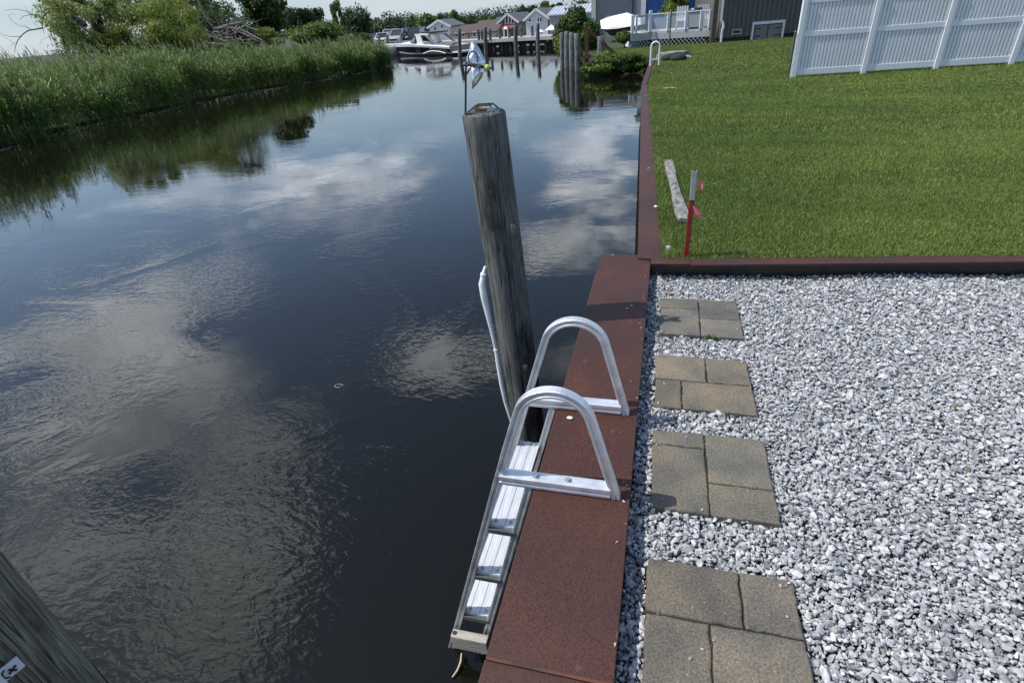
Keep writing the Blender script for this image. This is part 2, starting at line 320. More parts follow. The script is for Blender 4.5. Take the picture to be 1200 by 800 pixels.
def np_mesh(name, V, F, mat, tone=None, parent=None, off=None, smooth=False):
    """V (n,3) F (m,k) arrays straight into a mesh; tone = per-vertex colour"""
    V = np.asarray(V, np.float32)
    if off is not None: V = V - np.asarray(off, np.float32)
    F = np.asarray(F, np.int32); me = bpy.data.meshes.new(name); k = F.shape[1]
    me.vertices.add(len(V)); me.vertices.foreach_set('co', V.ravel())
    me.loops.add(F.size); me.loops.foreach_set('vertex_index', F.ravel())
    me.polygons.add(len(F)); me.polygons.foreach_set('loop_start', np.arange(len(F), dtype=np.int32) * k)
    me.update(calc_edges=True)
    me.polygons.foreach_set('use_smooth', np.full(len(F), smooth))
    if tone is not None:
        a = me.color_attributes.new('tone', 'FLOAT_COLOR', 'POINT')
        a.data.foreach_set('color', np.concatenate([tone, np.ones((len(tone), 1))], 1).astype(np.float32).ravel())
    me.materials.append(mat); me.validate()
    o = bpy.data.objects.new(name, me); COL.objects.link(o)
    if parent is not None: o.parent = parent
    return o
def tag(o, label=None, cat=None, group=None, kind=None):
    if label: o['label'] = label
    if cat: o['category'] = cat
    if group: o['group'] = group
    if kind: o['kind'] = kind
    return o
def thing(name, loc, label, cat, group=None):
    o = bpy.data.objects.new(name, None); COL.objects.link(o); o.location = Vector(loc); o.empty_display_size = 0.2
    return tag(o, label, cat, group)

# ------------------------------------------------------------------ camera, sun, sky
cd = bpy.data.cameras.new('camera'); cam = bpy.data.objects.new('camera', cd); COL.objects.link(cam); SC.camera = cam
R = Matrix(((MW[0, 0], -MW[0, 1], -MW[0, 2]), (MW[1, 0], -MW[1, 1], -MW[1, 2]), (MW[2, 0], -MW[2, 1], -MW[2, 2])))
cam.matrix_world = Matrix.Translation((0, 0, EYE)) @ R.to_4x4()
cd.sensor_width = 36; cd.sensor_fit = 'HORIZONTAL'; cd.lens = FPX / 1200 * 36; cd.clip_start = 0.05; cd.clip_end = 6000

SUN_EL, SUN_AZ = math.radians(54.8), math.radians(14)       # shadows fall to +x and a little to +y
sv = Vector((math.cos(SUN_EL) * math.cos(SUN_AZ), math.cos(SUN_EL) * math.sin(SUN_AZ), -math.sin(SUN_EL)))
sl = bpy.data.lights.new('sun', 'SUN'); so = bpy.data.objects.new('sun', sl); COL.objects.link(so)
so.rotation_euler = sv.to_track_quat('-Z', 'Y').to_euler(); sl.energy = 3.7; sl.angle = math.radians(0.55); sl.color = (1.0, 0.955, 0.89)

w = bpy.data.worlds.new('World'); SC.world = w; w.use_nodes = True
n = w.node_tree.nodes; l = w.node_tree.links; n.clear()
out = N(n, 'ShaderNodeOutputWorld'); bg = N(n, 'ShaderNodeBackground'); bg.inputs['Strength'].default_value = 0.15
sky = N(n, 'ShaderNodeTexSky', sky_type='NISHITA', sun_disc=False); sky.sun_elevation = SUN_EL; sky.sun_rotation = math.atan2(-sv.x, -sv.y)
sky.air_density = 1.0; sky.dust_density = 0.8; sky.ozone_density = 2.4
l.new(sky.outputs[0], bg.inputs['Color'])
tc = N(n, 'ShaderNodeTexCoord'); sep = N(n, 'ShaderNodeSeparateXYZ'); l.new(tc.outputs['Generated'], sep.inputs[0])
def M(op, a, b=None, c=None, clamp=False):
    x = n.new('ShaderNodeMath'); x.operation = op; x.use_clamp = clamp
    for k, q in enumerate((a, b, c)):
        if q is None: continue
        if isinstance(q, (int, float)): x.inputs[k].default_value = q
        else: l.new(q, x.inputs[k])
    return x.outputs[0]
zc = M('MAXIMUM', sep.outputs[2], 0.035)
u = M('DIVIDE', sep.outputs[0], zc); v = M('DIVIDE', sep.outputs[1], zc)
cmb = N(n, 'ShaderNodeCombineXYZ'); l.new(u, cmb.inputs[0]); l.new(v, cmb.inputs[1])
fb = N(n, 'ShaderNodeTexNoise', Scale=1.15, Detail=9.0, Roughness=0.58, Distortion=0.3); l.new(cmb.outputs[0], fb.inputs['Vector'])
fb2 = N(n, 'ShaderNodeTexNoise', Scale=2.4, Detail=7.0, Roughness=0.6); l.new(cmb.outputs[0], fb2.inputs['Vector'])
# cumulus laid out over the canal: sky-plane position (u, v), radii, weight
CLOUDS = []
def cloud(px, py, rx, ry, wgt):
    p = atz(px, py, WATER); q = atz(px + rx, py, WATER); r_ = atz(px, py - ry, WATER); r2 = atz(px, py + ry, WATER); H_ = EYE - WATER
    CLOUDS.append((p.x / H_, (r_.y + r2.y) / 2 / H_, max(abs(q.x - p.x) / H_, .05), max((r_.y - r2.y) / 2 / H_, .05), wgt))
for c in ((290, 235, 190, 50, .5), (430, 190, 110, 35, .05), (690, 190, 85, 50, .4), (650, 290, 70, 36, .4), (540, 430, 115, 44, .75), (60, 400, 75, 50, .5), (240, 335, 130, 30, .3), (230, 450, 130, 50, .45),
          (60, 530, 110, 50, .45), (330, 520, 80, 60, .4), (350, 640, 90, 70, .5), (180, 640, 120, 50, .35), (200, 760, 120, 40, .45), (40, 700, 80, 60, .3), (380, 125, 130, 25, .1), (640, 120, 120, 25, .2),
          (70, 290, 130, 50, -.6), (520, 270, 75, 80, -.6), (300, 580, 60, 30, -.3), (130, 580, 60, 25, -.25), (450, 560, 60, 80, -.5), (520, 620, 110, 160, -.6), (480, 350, 60, 50, -.3), (620, 370, 80, 40, -.4)):
    cloud(*c)
tot = None
for (cu, cv, ru, rv, wg) in CLOUDS:
    du = M('DIVIDE', M('SUBTRACT', u, cu), ru); dv = M('DIVIDE', M('SUBTRACT', v, cv), rv)
    d2 = M('ADD', M('MULTIPLY', du, du), M('MULTIPLY', dv, dv))
    g = M('MULTIPLY', M('EXPONENT', M('MULTIPLY', d2, -0.8)), wg)
    tot = g if tot is None else M('ADD', tot, g)
dens = M('ADD', M('MULTIPLY', tot, 0.68), M('MULTIPLY_ADD', fb.outputs['Fac'], 1.25, -0.15))
mr = N(n, 'ShaderNodeMapRange', interpolation_type='SMOOTHSTEP'); l.new(dens, mr.inputs['Value']); mr.inputs['From Min'].default_value = 0.54; mr.inputs['From Max'].default_value = 0.80
hz = N(n, 'ShaderNodeMapRange', interpolation_type='SMOOTHSTEP'); l.new(sep.outputs[2], hz.inputs['Value']); hz.inputs['From Min'].default_value = 0.07; hz.inputs['From Max'].default_value = 0.30; hz.inputs['To Min'].default_value = 0.0
msk = M('MULTIPLY', mr.outputs[0], hz.outputs[0])
hm = N(n, 'ShaderNodeMapRange', interpolation_type='SMOOTHSTEP'); l.new(sep.outputs[2], hm.inputs['Value']); hm.inputs['From Min'].default_value = 0.0; hm.inputs['From Max'].default_value = 0.20; hm.inputs['To Min'].default_value = 0.92; hm.inputs['To Max'].default_value = 0.0
hn = N(n, 'ShaderNodeTexNoise', Scale=3.0, Detail=5.0); hmp = N(n, 'ShaderNodeMapping'); hmp.inputs['Scale'].default_value = (1, 1, 5); l.new(tc.outputs['Generated'], hmp.inputs['Vector']); l.new(hmp.outputs[0], hn.inputs['Vector'])
hr = ramp(n, [(0.36, (0.33, 0.43, 0.53)), (0.66, (0.50, 0.57, 0.63))]); l.new(hn.outputs['Fac'], hr.inputs[0])
bgh = N(n, 'ShaderNodeBackground'); l.new(hr.outputs[0], bgh.inputs['Color']); bgh.inputs['Strength'].default_value = 1.0
msh = N(n, 'ShaderNodeMixShader'); l.new(hm.outputs[0], msh.inputs[0]); l.new(bg.outputs[0], msh.inputs[1]); l.new(bgh.outputs[0], msh.inputs[2])
cr = ramp(n, [(0.34, (0.34, 0.38, 0.43)), (0.62, (0.90, 0.94, 0.98))]); l.new(fb2.outputs['Fac'], cr.inputs[0])
bgc = N(n, 'ShaderNodeBackground'); bgc.inputs['Strength'].default_value = 2.25; l.new(cr.outputs[0], bgc.inputs['Color'])
ms = N(n, 'ShaderNodeMixShader'); l.new(msk, ms.inputs[0]); l.new(msh.outputs[0], ms.inputs[1]); l.new(bgc.outputs[0], ms.inputs[2]); l.new(ms.outputs[0], out.inputs['Surface'])
SC.view_settings.view_transform = 'Standard'; SC.view_settings.look = 'None'; SC.view_settings.gamma = 1; SC.view_settings.exposure = 0.27
SC.cycles.max_bounces = 6; SC.cycles.transparent_max_bounces = 6; SC.cycles.caustics_reflective = False; SC.cycles.caustics_refractive = False

# ------------------------------------------------------------------ ground sheets
def sheet(name, pts, mat, **kw):
    m = MB(); m.add(pts, [tuple(range(len(pts)))]); o = m.build(name, mat); tag(o, kind='structure'); return o
sheet('water', [(-1500, -40, WATER), (600, -40, WATER), (600, 2500, WATER), (-1500, 2500, WATER)], WATERM)
# lawn sheet follows the slope
WALL_L = [atg(763, 297.5), atg(757.5, 100), atg(768, 70)]
def lawn_edge(y):
    return float(np.interp(y, [3.2, WALL_L[1].y, WALL_L[2].y, WALL_L[2].y + 1.0], [0.0, WALL_L[1].x, WALL_L[2].x, WALL_L[2].x]))
ys = [3.24, 6, 9, 12, 15, 17, 20, 24, 26.2]
m = MB(); vs = []
_b0, _b1 = atz(766, 311, .085), atz(1200, 306.5, .085); _sl = (_b1.y - _b0.y) / (_b1.x - _b0.x)
for y in ys:
    for x in (lawn_edge(y), 5.5, 60):
        yy = _b0.y + _sl * (min(x, 8) - _b0.x) + .076 if y < 3.5 else y
        vs.append((x, yy, ground(y)))
m.add(vs, [(i * 3 + k, i * 3 + k + 1, i * 3 + k + 4, i * 3 + k + 3) for i in range(len(ys) - 1) for k in (0, 1)])
tag(m.build('lawn_ground', SOIL), kind='structure')
# land beyond the inlet: near bank behind the shrubs, reaching the horizon on the right
m = MB(); y0 = 26.204
shore = [(lawn_edge(26.2), y0), (-1.9, 27.6), (-3.4, 29.6), (-4.1, 31.6), (-4.7, 33.5), (-5.2, 37.0), (-5.7, 47.2)]
m.prism([(60, y0)] + shore + [(60, 47.2)][::1], -2.0, LOW - 0.004)
tag(m.build('near_bank_ground', SOIL), kind='structure')
m = MB(); PYZ = -0.2
PIER_L, PIER_R = atz(440, 53.6, PYZ), atz(642, 42.4, PYZ)
_pd = (PIER_R - PIER_L).normalized(); PIER_R = PIER_R + _pd * 1.5; PIER_L = PIER_L - _pd * 8
_pb = Vector((-_pd.y, _pd.x, 0))
A_, B_ = PIER_L + _pb * 1.6, PIER_R + _pb * 1.6
m.prism([(A_.x, A_.y), (B_.x, B_.y), (-5.7, 47.25), (60, 47.25), (60, 130), (A_.x - 6, 130)], -2.0, -0.78)
tag(m.build('parking_ground', CONC), kind='structure')
m = MB(); m.prism([(A_.x - 6, 130.005), (700, 130.005), (700, 1800), (A_.x - 6, 1800)], -2.0, -0.79); tag(m.build('far_bank_ground', MUD), kind='structure')
reed_px = [(0, 177), (40, 168), (100, 148), (200, 128), (300, 107), (400, 90), (452, 79)]
REED = [Vector((-20.3, -6, WATER)), Vector((-20.2, 5, WATER))] + [atz(a, b, WATER) for a, b in reed_px]
m = MB(); edge = [(p.x - .9, p.y) for p in REED[:-1]] + [(REED[-1].x - 4.5, REED[-1].y - 1.0), (-29, 44.5), (-37, 52), (-44, 1800)]
m.prism([(-1500, -6)] + edge + [(-1500, 1800)], -2.0, -0.98)
tag(m.build('marsh_ground', MUD), kind='structure')
sheet('gravel_bed', [(-0.03, -4, -0.045), (6, -4, -0.045), (6, 3.5, -0.045), (-0.03, 3.5, -0.045)], BED)

# ------------------------------------------------------------------ gravel
def hulls(count, npts, sc):
    res = []
    for _ in range(count):
        bm = bmesh.new()
        for _k in range(npts):
            d = Vector((random.gauss(0, 1), random.gauss(0, 1), random.gauss(0, 1))).normalized() * random.uniform(.8, 1)
            bm.verts.new((d.x * sc[0] * random.uniform(.85, 1.1), d.y * sc[1], d.z * sc[2]))
        r = bmesh.ops.convex_hull(bm, input=bm.verts[:])
        bmesh.ops.delete(bm, geom=[v for v in bm.verts if not v.link_faces], context='VERTS')
        bmesh.ops.triangulate(bm, faces=bm.faces[:]); bm.verts.index_update()
        res.append((np.array([v.co[:] for v in bm.verts]), np.array([[q.index for q in f.verts] for f in bm.faces]))); bm.free()
    return res
def rotmats(n, tilt):
    yaw = RNG.uniform(0, 2 * np.pi, n); a = RNG.normal(0, tilt, n); b = RNG.normal(0, tilt, n)
    cy, sy, ca, sa, cb, sb = np.cos(yaw), np.sin(yaw), np.cos(a), np.sin(a), np.cos(b), np.sin(b); o = np.zeros(n); i = np.ones(n)
    Rz = np.stack([cy, -sy, o, sy, cy, o, o, o, i], -1).reshape(n, 3, 3); Rx = np.stack([i, o, o, o, ca, -sa, o, sa, ca], -1).reshape(n, 3, 3)
    Ry = np.stack([cb, o, sb, o, i, o, -sb, o, cb], -1).reshape(n, 3, 3)
    return Rz @ Rx @ Ry
PAVERS = [(0.247, 2.722), (0.236, 2.108), (0.240, 1.550), (0.240, 0.938)]          # centres, 0.405 square, far to near
def make_gravel():
    protos = hulls(14, 15, (1, .74, .52)) + hulls(8, 12, (1.15, .6, .42))
    P = []
    for layer, (sp, z, szm) in enumerate(((0.0165, -0.030, 1.0), (0.0152, -0.022, .92), (0.026, -0.015, 1.05), (0.0115, -0.025, .48))):
        xs = np.arange(-0.02, 3.1, sp); yy = np.arange(0.45, 3.50, sp); X, Y = np.meshgrid(xs, yy); X = X.ravel(); Y = Y.ravel()
        X = X + RNG.uniform(-.5, .5, X.size) * sp; Y = Y + RNG.uniform(-.5, .5, Y.size) * sp
        k = X < 0.75 + 0.72 * Y
        for cx, cy in PAVERS: k &= ~((abs(X - cx) < .200) & (abs(Y - cy) < .200))
        X, Y = X[k], Y[k]
        Z = z + RNG.normal(0, .0035, X.size) + 0.006 * np.sin(X * 5.1 + 1) * np.sin(Y * 4.3)
        P.append(np.stack([X, Y, Z, np.full(X.size, szm)], 1))
    ex = []
    for cx, cy in PAVERS:
        for _ in range(9):
            e_ = random.choice((-1, 1)); q_ = random.uniform(-.19, .19); d_ = .2 - abs(random.gauss(0, .018)); ex.append((cx + (e_ * d_ if random.random() < .6 else q_), cy + (q_ if random.random() < .5 else e_ * d_), .003, .55))
    for _ in range(22): ex.append((-.034 - abs(random.gauss(0, .02)), random.uniform(.8, 3.2), CZ + .003, .42))
    P.append(np.array(ex))
    P = np.concatenate(P); n = len(P)
    size = 0.0106 * np.exp(RNG.normal(0, .33, n)) * P[:, 3]; size = np.clip(size, .0035, .026)
    kind = RNG.integers(0, len(protos), n); Rm = rotmats(n, 0.42)
    t = RNG.uniform(0, 1, n)
    base = np.where((t < .46)[:, None], np.array([.50, .505, .505]), np.where((t < .80)[:, None], np.array([.37, .38, .392]), np.where((t < .955)[:, None], np.array([.25, .262, .278]), np.where((t < .9975)[:, None], np.array([.50, .485, .455]), np.array([.27, .20, .13])))))
    base = base * RNG.uniform(.82, 1.16, (n, 1))
    V = []; F = []; T = []; o = 0
    for k, (pv, pf) in enumerate(protos):
        idx = np.where(kind == k)[0]
        if not len(idx): continue
        vv = np.einsum('nij,vj->nvi', Rm[idx], pv) * size[idx, None, None] + P[idx, None, :3]
        ff = pf[None] + (np.arange(len(idx)) * len(pv))[:, None, None] + o
        V.append(vv.reshape(-1, 3)); F.append(ff.reshape(-1, 3)); T.append(np.repeat(base[idx], len(pv), 0)); o += vv.shape[0] * vv.shape[1]
    ob = np_mesh('gravel', np.concatenate(V), np.concatenate(F), GRAVELM, np.concatenate(T))
    tag(ob, 'crushed white and blue grey marble gravel filling the yard right of the brown wall', 'gravel', kind='stuff')
# ------------------------------------------------------------------ pavers
def smooth_noise(k): return [random.uniform(-1, 1) for _ in range(k)]
def paver(cx, cy, cells, label, warm):
    hs = 0.2025; V = []; F = []; T = []
    def addm(vs, fs, tone):
        o = len(V); V.extend(vs); F.extend([tuple(o + i for i in f) for f in fs]); T.extend([tone] * len(vs))
    # body
    b = hs - .003
    addm([(x, y, z) for z in (-.05, -.0075) for x, y in ((-b, -b), (b, -b), (b, b), (-b, b))], [(0, 1, 2, 3), (4, 5, 6, 7), (0, 1, 5, 4), (1, 2, 6, 5), (2, 3, 7, 6), (3, 0, 4, 7)], (.25, .24, .22))
    for (u0, v0, u1, v1) in cells:
        g = .0028
        x0, x1 = (u0 - .5) * 2 * hs + (g if u0 > 0 else 0), (u1 - .5) * 2 * hs - (g if u1 < 1 else 0)
        y0, y1 = (v0 - .5) * 2 * hs + (g if v0 > 0 else 0), (v1 - .5) * 2 * hs - (g if v1 < 1 else 0)
        ring = []; K = 9
        for (ax, ay, bx, by) in ((x0, y0, x1, y0), (x1, y0, x1, y1), (x1, y1, x0, y1), (x0, y1, x0, y0)):
            nz = smooth_noise(K + 1)
            for k in range(K):
                t = k / K; j = nz[k] * .0026 if k else (.003 if (ax in (x0,) and x0 < -.19) else 0)
                px_, py_ = ax + (bx - ax) * t, ay + (by - ay) * t
                if ax == bx: px_ += j
                else: py_ += j
                ring.append((px_, py_))
        mx_, my_ = (x0 + x1) / 2, (y0 + y1) / 2; n_ = len(ring)
        hx, hy = (x1 - x0) / 2, (y1 - y0) / 2
        def inset(d): return [(mx_ + (x - mx_) * (1 - d / hx), my_ + (y - my_) * (1 - d / hy)) for x, y in ring]
        lift = random.uniform(-.0008, .0008)
        rows = [[(x, y, -.04) for x, y in ring], [(x, y, -.0052) for x, y in ring], [(x, y, -.0016 + lift) for x, y in inset(.0022)], [(x, y, lift) for x, y in inset(.0065)]]
        vs = sum(rows, []); fs = [(r * n_ + k, r * n_ + (k + 1) % n_, (r + 1) * n_ + (k + 1) % n_, (r + 1) * n_ + k) for r in range(3) for k in range(n_)] + [tuple(range(3 * n_, 4 * n_))]
        t = random.uniform(.86, 1.12); addm(vs, fs, (t * warm[0], t * warm[1], t * warm[2]))
    me = bpy.data.meshes.new('paver'); me.from_pydata(V, [], F); me.update()
    a = me.color_attributes.new('tone', 'FLOAT_COLOR', 'POINT'); a.data.foreach_set('color', np.concatenate([np.array(T), np.ones((len(T), 1))], 1).astype(np.float32).ravel())
    me.materials.append(PAVER); o = bpy.data.objects.new('paver', me); COL.objects.link(o); o.location = (cx, cy, 0); o.rotation_euler = (0, 0, random.uniform(-.006, .006))
    # lay each slab a little differently
    tag(o, label, 'paver', 'square stepping stones laid in the gravel')
CELLS = [[(0, .70, .5, 1), (0, 0, .5, .70), (.5, .46, 1, 1), (.5, 0, 1, .46)], [(0, .5, .55, 1), (.55, .5, 1, 1), (0, 0, .28, .5), (.28, 0, 1, .5)],
         [(0, .79, .47, 1), (0, 0, .47, .79), (.47, .36, 1, 1), (.47, 0, 1, .36)], [(0, .56, .64, 1), (.64, .56, 1, 1), (0, 0, .42, .56), (.42, 0, 1, .56)]]
PL = ['farthest square stepping stone, with a small weed at its near edge', 'stepping stone second from the retaining beam, tan with one wide near brick',
      'stepping stone with a dark ladder shadow on its near left corner', 'nearest and largest looking stepping stone at the bottom of the photo']
for (c, cl, lb, wm) in zip(PAVERS, CELLS, PL, ((.95, .97, 1.0), (1.12, 1.06, .97), (1.0, 1.0, .97), (1.0, .98, .94))): paver(c[0], c[1], cl, lb, wm)

# ------------------------------------------------------------------ near seawall
def box_part(name, mat, parent, c, size, bev=0.0):
    return MB().box(c, size, None, bev).build(name, mat, parent)
CZ = 0.06; CX0, CX1 = -0.352, -0.030; SEAM = atz(640, 786, CZ).y; CEND = 3.41
sw = thing('seawall', (-0.19, 1.6, WATER), 'wide brown coated steel cap of the near seawall, ladder bolted on it', 'seawall')
MB().box(((CX0 + CX1) / 2, (SEAM + CEND) / 2, CZ - .009), (CX1 - CX0, CEND - SEAM, .018), None, .003).build('cap_plate', CAP, sw)
MB().box(((CX0 + CX1) / 2 - .002, (SEAM - 2.5) / 2, CZ - .013), (CX1 - CX0, SEAM + 2.5 - .002, .018), None, .003).build('cap_plate', CAP, sw)
m = MB(); m.bar((CX0 + .004, SEAM, CZ + .001), (CX1 - .004, SEAM, CZ + .001), .008, .005, bev=.002); m.build('weld_seam', RUST, sw)
m = MB()
for x in (CX0 + .004, CX1 - .004): m.box((x, (CEND - 2.5) / 2, CZ - .05), (.007, CEND + 2.5 - .01, .062))
m.build('cap_flange', CAP, sw)
def sheet_pile(a, b, z0, z1, depth=.09, pitch=.42, nseg=None):
    """corrugated steel sheet piling from a to b (x, y), a given z range per end"""
    a, b = Vector((a[0], a[1], 0)), Vector((b[0], b[1], 0)); d = b - a; L = d.length; d.normalize(); nx = Vector((-d.y, d.x, 0))
    k = max(1, int(L / pitch)); st = []
    for i in range(k):
        for t, o in ((0, 0), (.12, 0), (.3, 1), (.62, 1), (.8, 0)): st.append(((i + t) / k, o))
    st.append((1, 0)); vs = []; fs = []
    for t, o in st:
        p = a + d * L * t + nx * depth * (o - .5); zt = z1[0] + (z1[1] - z1[0]) * t
        vs += [(p.x, p.y, z0), (p.x, p.y, zt)]
    for i in range(len(st) - 1): fs.append((2 * i, 2 * i + 2, 2 * i + 3, 2 * i + 1))
    return vs, fs
m = MB(); m.add(*sheet_pile((-.235, -2.5), (-.235, CEND - .02), -1.9, (.035, .035), .13)); m.box((-.10, (CEND - 2.55) / 2, -.95), (.10, CEND + 2.45, 1.9)); m.build('sheet_piling', DARKRUST, sw)
for (px, py) in ((718, 299), (735, 362), (740, 358.5)):
    p = atz(px, py, CZ); mm = MB(); mm.tube([(p.x, p.y, CZ - .002), (p.x, p.y, CZ + .004)], .006, 8); mm.build('rivet', GREYSTEEL, sw)
p = atz(668, 490.5, CZ); m = MB(); m.ball((p.x, p.y, CZ + .005), .011, 10, 6, (1.25, .85, .5)); tag(m.build('pebble', pmat('white_pebble', (.75, .74, .7), None, 30, .5)), 'single white pebble lying on the brown cap between the ladder handrails', 'pebble')

make_gravel()
# far, narrower seawall
fs_ = thing('low_seawall', (-.3, 9, WATER), 'narrow brown steel capped wall running away along the lawn edge', 'seawall')
a0, a1 = atg(749.5, 293, .004), atg(751.5, 100, .03); b0, b1 = atg(776.5, 300, .004), atg(758.5, 99, .03)
a0.y = 3.33; b0.y = 3.31
m = MB(); m.slab([a0, b0, b1, a1], .05); m.build('cap_plate', CAP, fs_)
c1 = atg(769, 65, .05); c0 = c1 + Vector((-.2, .02, 0)); a1b = a1 + Vector((0, .02, .004)); b1b = b1 + Vector((-.02, .02, .004))
m = MB(); m.slab([a1b, b1b, c1, c0], .05); m.build('cap_plate', CAP, fs_)
m = MB()
m.add(*sheet_pile((a0.x + .075, 3.4), (a1.x + .075, a1.y), -1.9, (a0.z - .05, a1.z - .05), .12)); m.build('sheet_piling', DARKRUST, fs_)
m = MB(); m.add(*sheet_pile((a1.x + .075, a1.y), (c0.x + .075, c0.y), -1.9, (a1.z - .05, c0.z - .05), .12)); m.build('sheet_piling', DARKRUST, fs_)
for (px, py) in ((760, 198), (757, 113)):
    p = atg(px, py, .05); mm = MB(); mm.tube([p - Vector((0, 0, .004)), p + Vector((0, 0, .012))], .012, 8); mm.build('bolt', GREYSTEEL, fs_)
p = atg(768.5, 242, .052); m = MB(); m.ball(p, .015, 10, 6, (1, 1, .6)); m.build('bolt', WHITE, fs_)

# retaining beam between gravel and lawn
rb = thing('retaining_beam', (1.5, 3.45, -.05), 'long brown steel beam holding back the lawn along the gravel edge', 'beam')
def beam_pt(px, py): return atz(px, py, .085)
q0, q1 = beam_pt(766, 311), beam_pt(1200, 306.5); dx = (q1.y - q0.y) / (q1.x - q0.x)
def by(x): return q0.y + dx * (x - q0.x)
m = MB(); x0, x1 = .075, 5.5
m.slab([(x0, by(x0), .085), (x1, by(x1), .085), (x1, by(x1) + .095, .085), (x0, by(x0) + .095, .085)], .012); m.build('top_flange', CAP, rb)
m = MB(); m.slab([(-.025, by(0) + .060, .072), (x1, by(x1) + .060, .072), (x1, by(x1) + .072, .072), (-.025, by(0) + .072, .072)], .25); m.build('web', BLACKP, rb)  # web coloured black to paint in the deep shade under the flange
m = MB(); m.slab([(-.027, by(0) - .004, .097), (.20, by(.2) - .002, .093), (.20, by(.2) + .090, .093), (-.027, by(0) + .095, .097)], .007); m.build('end_plate', CAP, rb)

# ------------------------------------------------------------------ ladder
YN, YF = 1.312, 1.757
SLIM = .86
lad = thing('dock_ladder', (-.5, (YN + YF) / 2, WATER), 'silver aluminium dock ladder with two looped handrails leaning down into the canal', 'ladder')
def xw(z): return -.478 + .287 * (z - .078)
def xl(z): return -.372 + .262 * (z - .05)
PROF = [(-.014, -.021), (.014, -.021), (.017, -.017), (.017, -.008), (.0135, -.0065), (.0135, .0065), (.017, .008), (.017, .017), (.014, .021), (-.014, .021), (-.017, .017), (-.017, .008), (-.0135, .0065), (-.0135, -.0065), (-.017, -.008), (-.017, -.017)]
# side faces carry grooves too
PROF = [(-.016, -.021), (-.0075, -.021), (-.006, -.0175), (.006, -.0175), (.0075, -.021), (.016, -.021), (.018, -.018), (.018, .018), (.016, .021), (.0075, .021), (.006, .0175), (-.006, .0175), (-.0075, .021), (-.016, .021), (-.018, .018), (-.018, -.018)]
PROF = [(a * .78, b * .78) for a, b in PROF]
for Y in (YN, YF):
    cx_, cz_, r_ = -.275, .347, .118
    path = [(xw(z), Y, z) for z in (-1.6, -1.0, -.5, 0, .2)]
    for a in np.linspace(math.pi - math.asin(.282), math.asin(.26), 22): path.append((cx_ + r_ * math.cos(a), Y, cz_ + r_ * math.sin(a)))
    path += [(-.120, Y, .225), (-.075, Y, .0605)]
    m = MB(); m.sweep(PROF, path, (0, 1, 0)); m.build('handrail', ALU, lad)
    m = MB(); m.sweep(PROF, [(xl(z), Y, z) for z in (-1.6, -.8, .058)], (0, 1, 0)); m.build('stile', ALU, lad)
    # cross bar on the cap, ribbed on its sides
    prof = [(-.0165, -.022), (.0165, -.022), (.0185, -.019), (.0185, .019), (.0165, .022), (-.0165, .022), (-.0165, .019)]
    CBZ = .084
    prof = [(-.018, -.016), (-.012, -.020), (-.006, -.020), (-.004, -.017), (.003, -.017), (.005, -.022), (.016, -.022), (.018, -.020), (.018, -.010), (.0165, -.009), (.0165, .009), (.018, .010), (.018, .020), (.016, .022), (-.018, .022)]
    prof = [(a * 1.25, b) for a, b in prof]
    m = MB(); m.sweep(prof, [(-.094, Y, CBZ), (-.25, Y, CBZ), (-.472, Y, CBZ)], (0, 1, 0)); cb = m.build('crossbar', ALU, lad)
    for x in ((-.345, -.235) if Y == YN else (-.345, -.262)):
        mm = MB(); mm.tube([(x, Y, .105), (x, Y, .1085)], .0115, 14); mm.tube([(x, Y, .1085), (x, Y, .1145)], .0075, 6, smooth=False); mm.build('bolt', GREYSTEEL, cb)
ZS = [-.165 - .2965 * k for k in range(4)]
for z in ZS:
    x0, x1 = xw(z) + .012, xl(z) - .009; W_ = x1 - x0
    # ribbed tread
    prof = []; nr = 5
    for k in range(nr):
        a = x0 + W_ * k / nr; b = x0 + W_ * (k + 1) / nr; hgt = .0025 if k % 2 == 0 else 0
        prof += [(a + .001, z + hgt), (b - .001, z + hgt)]
    prof = [(x0, z - .024)] + prof + [(x1, z - .024)]
    n_ = len(prof); ya, yb = YN - .006, YF + .018
    vs = [(x, ya, zz) for x, zz in prof] + [(x, yb, zz) for x, zz in prof]
    m = MB(); m.add(vs, [tuple(range(n_)), tuple(reversed(range(n_, 2 * n_)))] + [(k, n_ + k, n_ + (k + 1) % n_, (k + 1) % n_) for k in range(n_)])
    st = m.build('step', TREAD, lad)
    for x in (x0 + .020, x1 - .022):
        for y in (ya + .022, yb - .022):
            mm = MB(); mm.ball((x, y, z + .003), .0068, 10, 6, (1, 1, .6)); mm.build('bolt', GREYSTEEL, st)
    m = MB(); m.box(((x0 + x1) / 2, YN - .014, z - .022), (W_ + .004, .012, .020)); m.build('brace', DARKPOLE, lad)
m = MB(); zb = -.895
m.box(((xw(zb) + xl(zb)) / 2 + .012, YN - .052, zb), (.165, .038, .088), Matrix.Rotation(-.03, 3, 'Y'), .004); m.build('wood_block', LUMBER, lad)
m = MB(); m.tube([(xw(zb) + .01, YN - .052, zb + .040), (xw(zb) + .01, YN - .052, zb + .048)], .009, 8); m.build('screw', RUST, lad)
m = MB(); tp = [atz(541, 765, WATER + .03), atz(540, 775, WATER + .02), atz(536, 785, WATER + .015), atz(530, 793, WATER + .012)]; m.tube(tp, [.004, .005, .005, .003], 6)
tag(m.build('reed_stalk', pmat('dry_straw', (.55, .47, .32), None, 20, .8)), 'dry straw coloured stalk floating at the foot of the ladder', 'reed stalk')

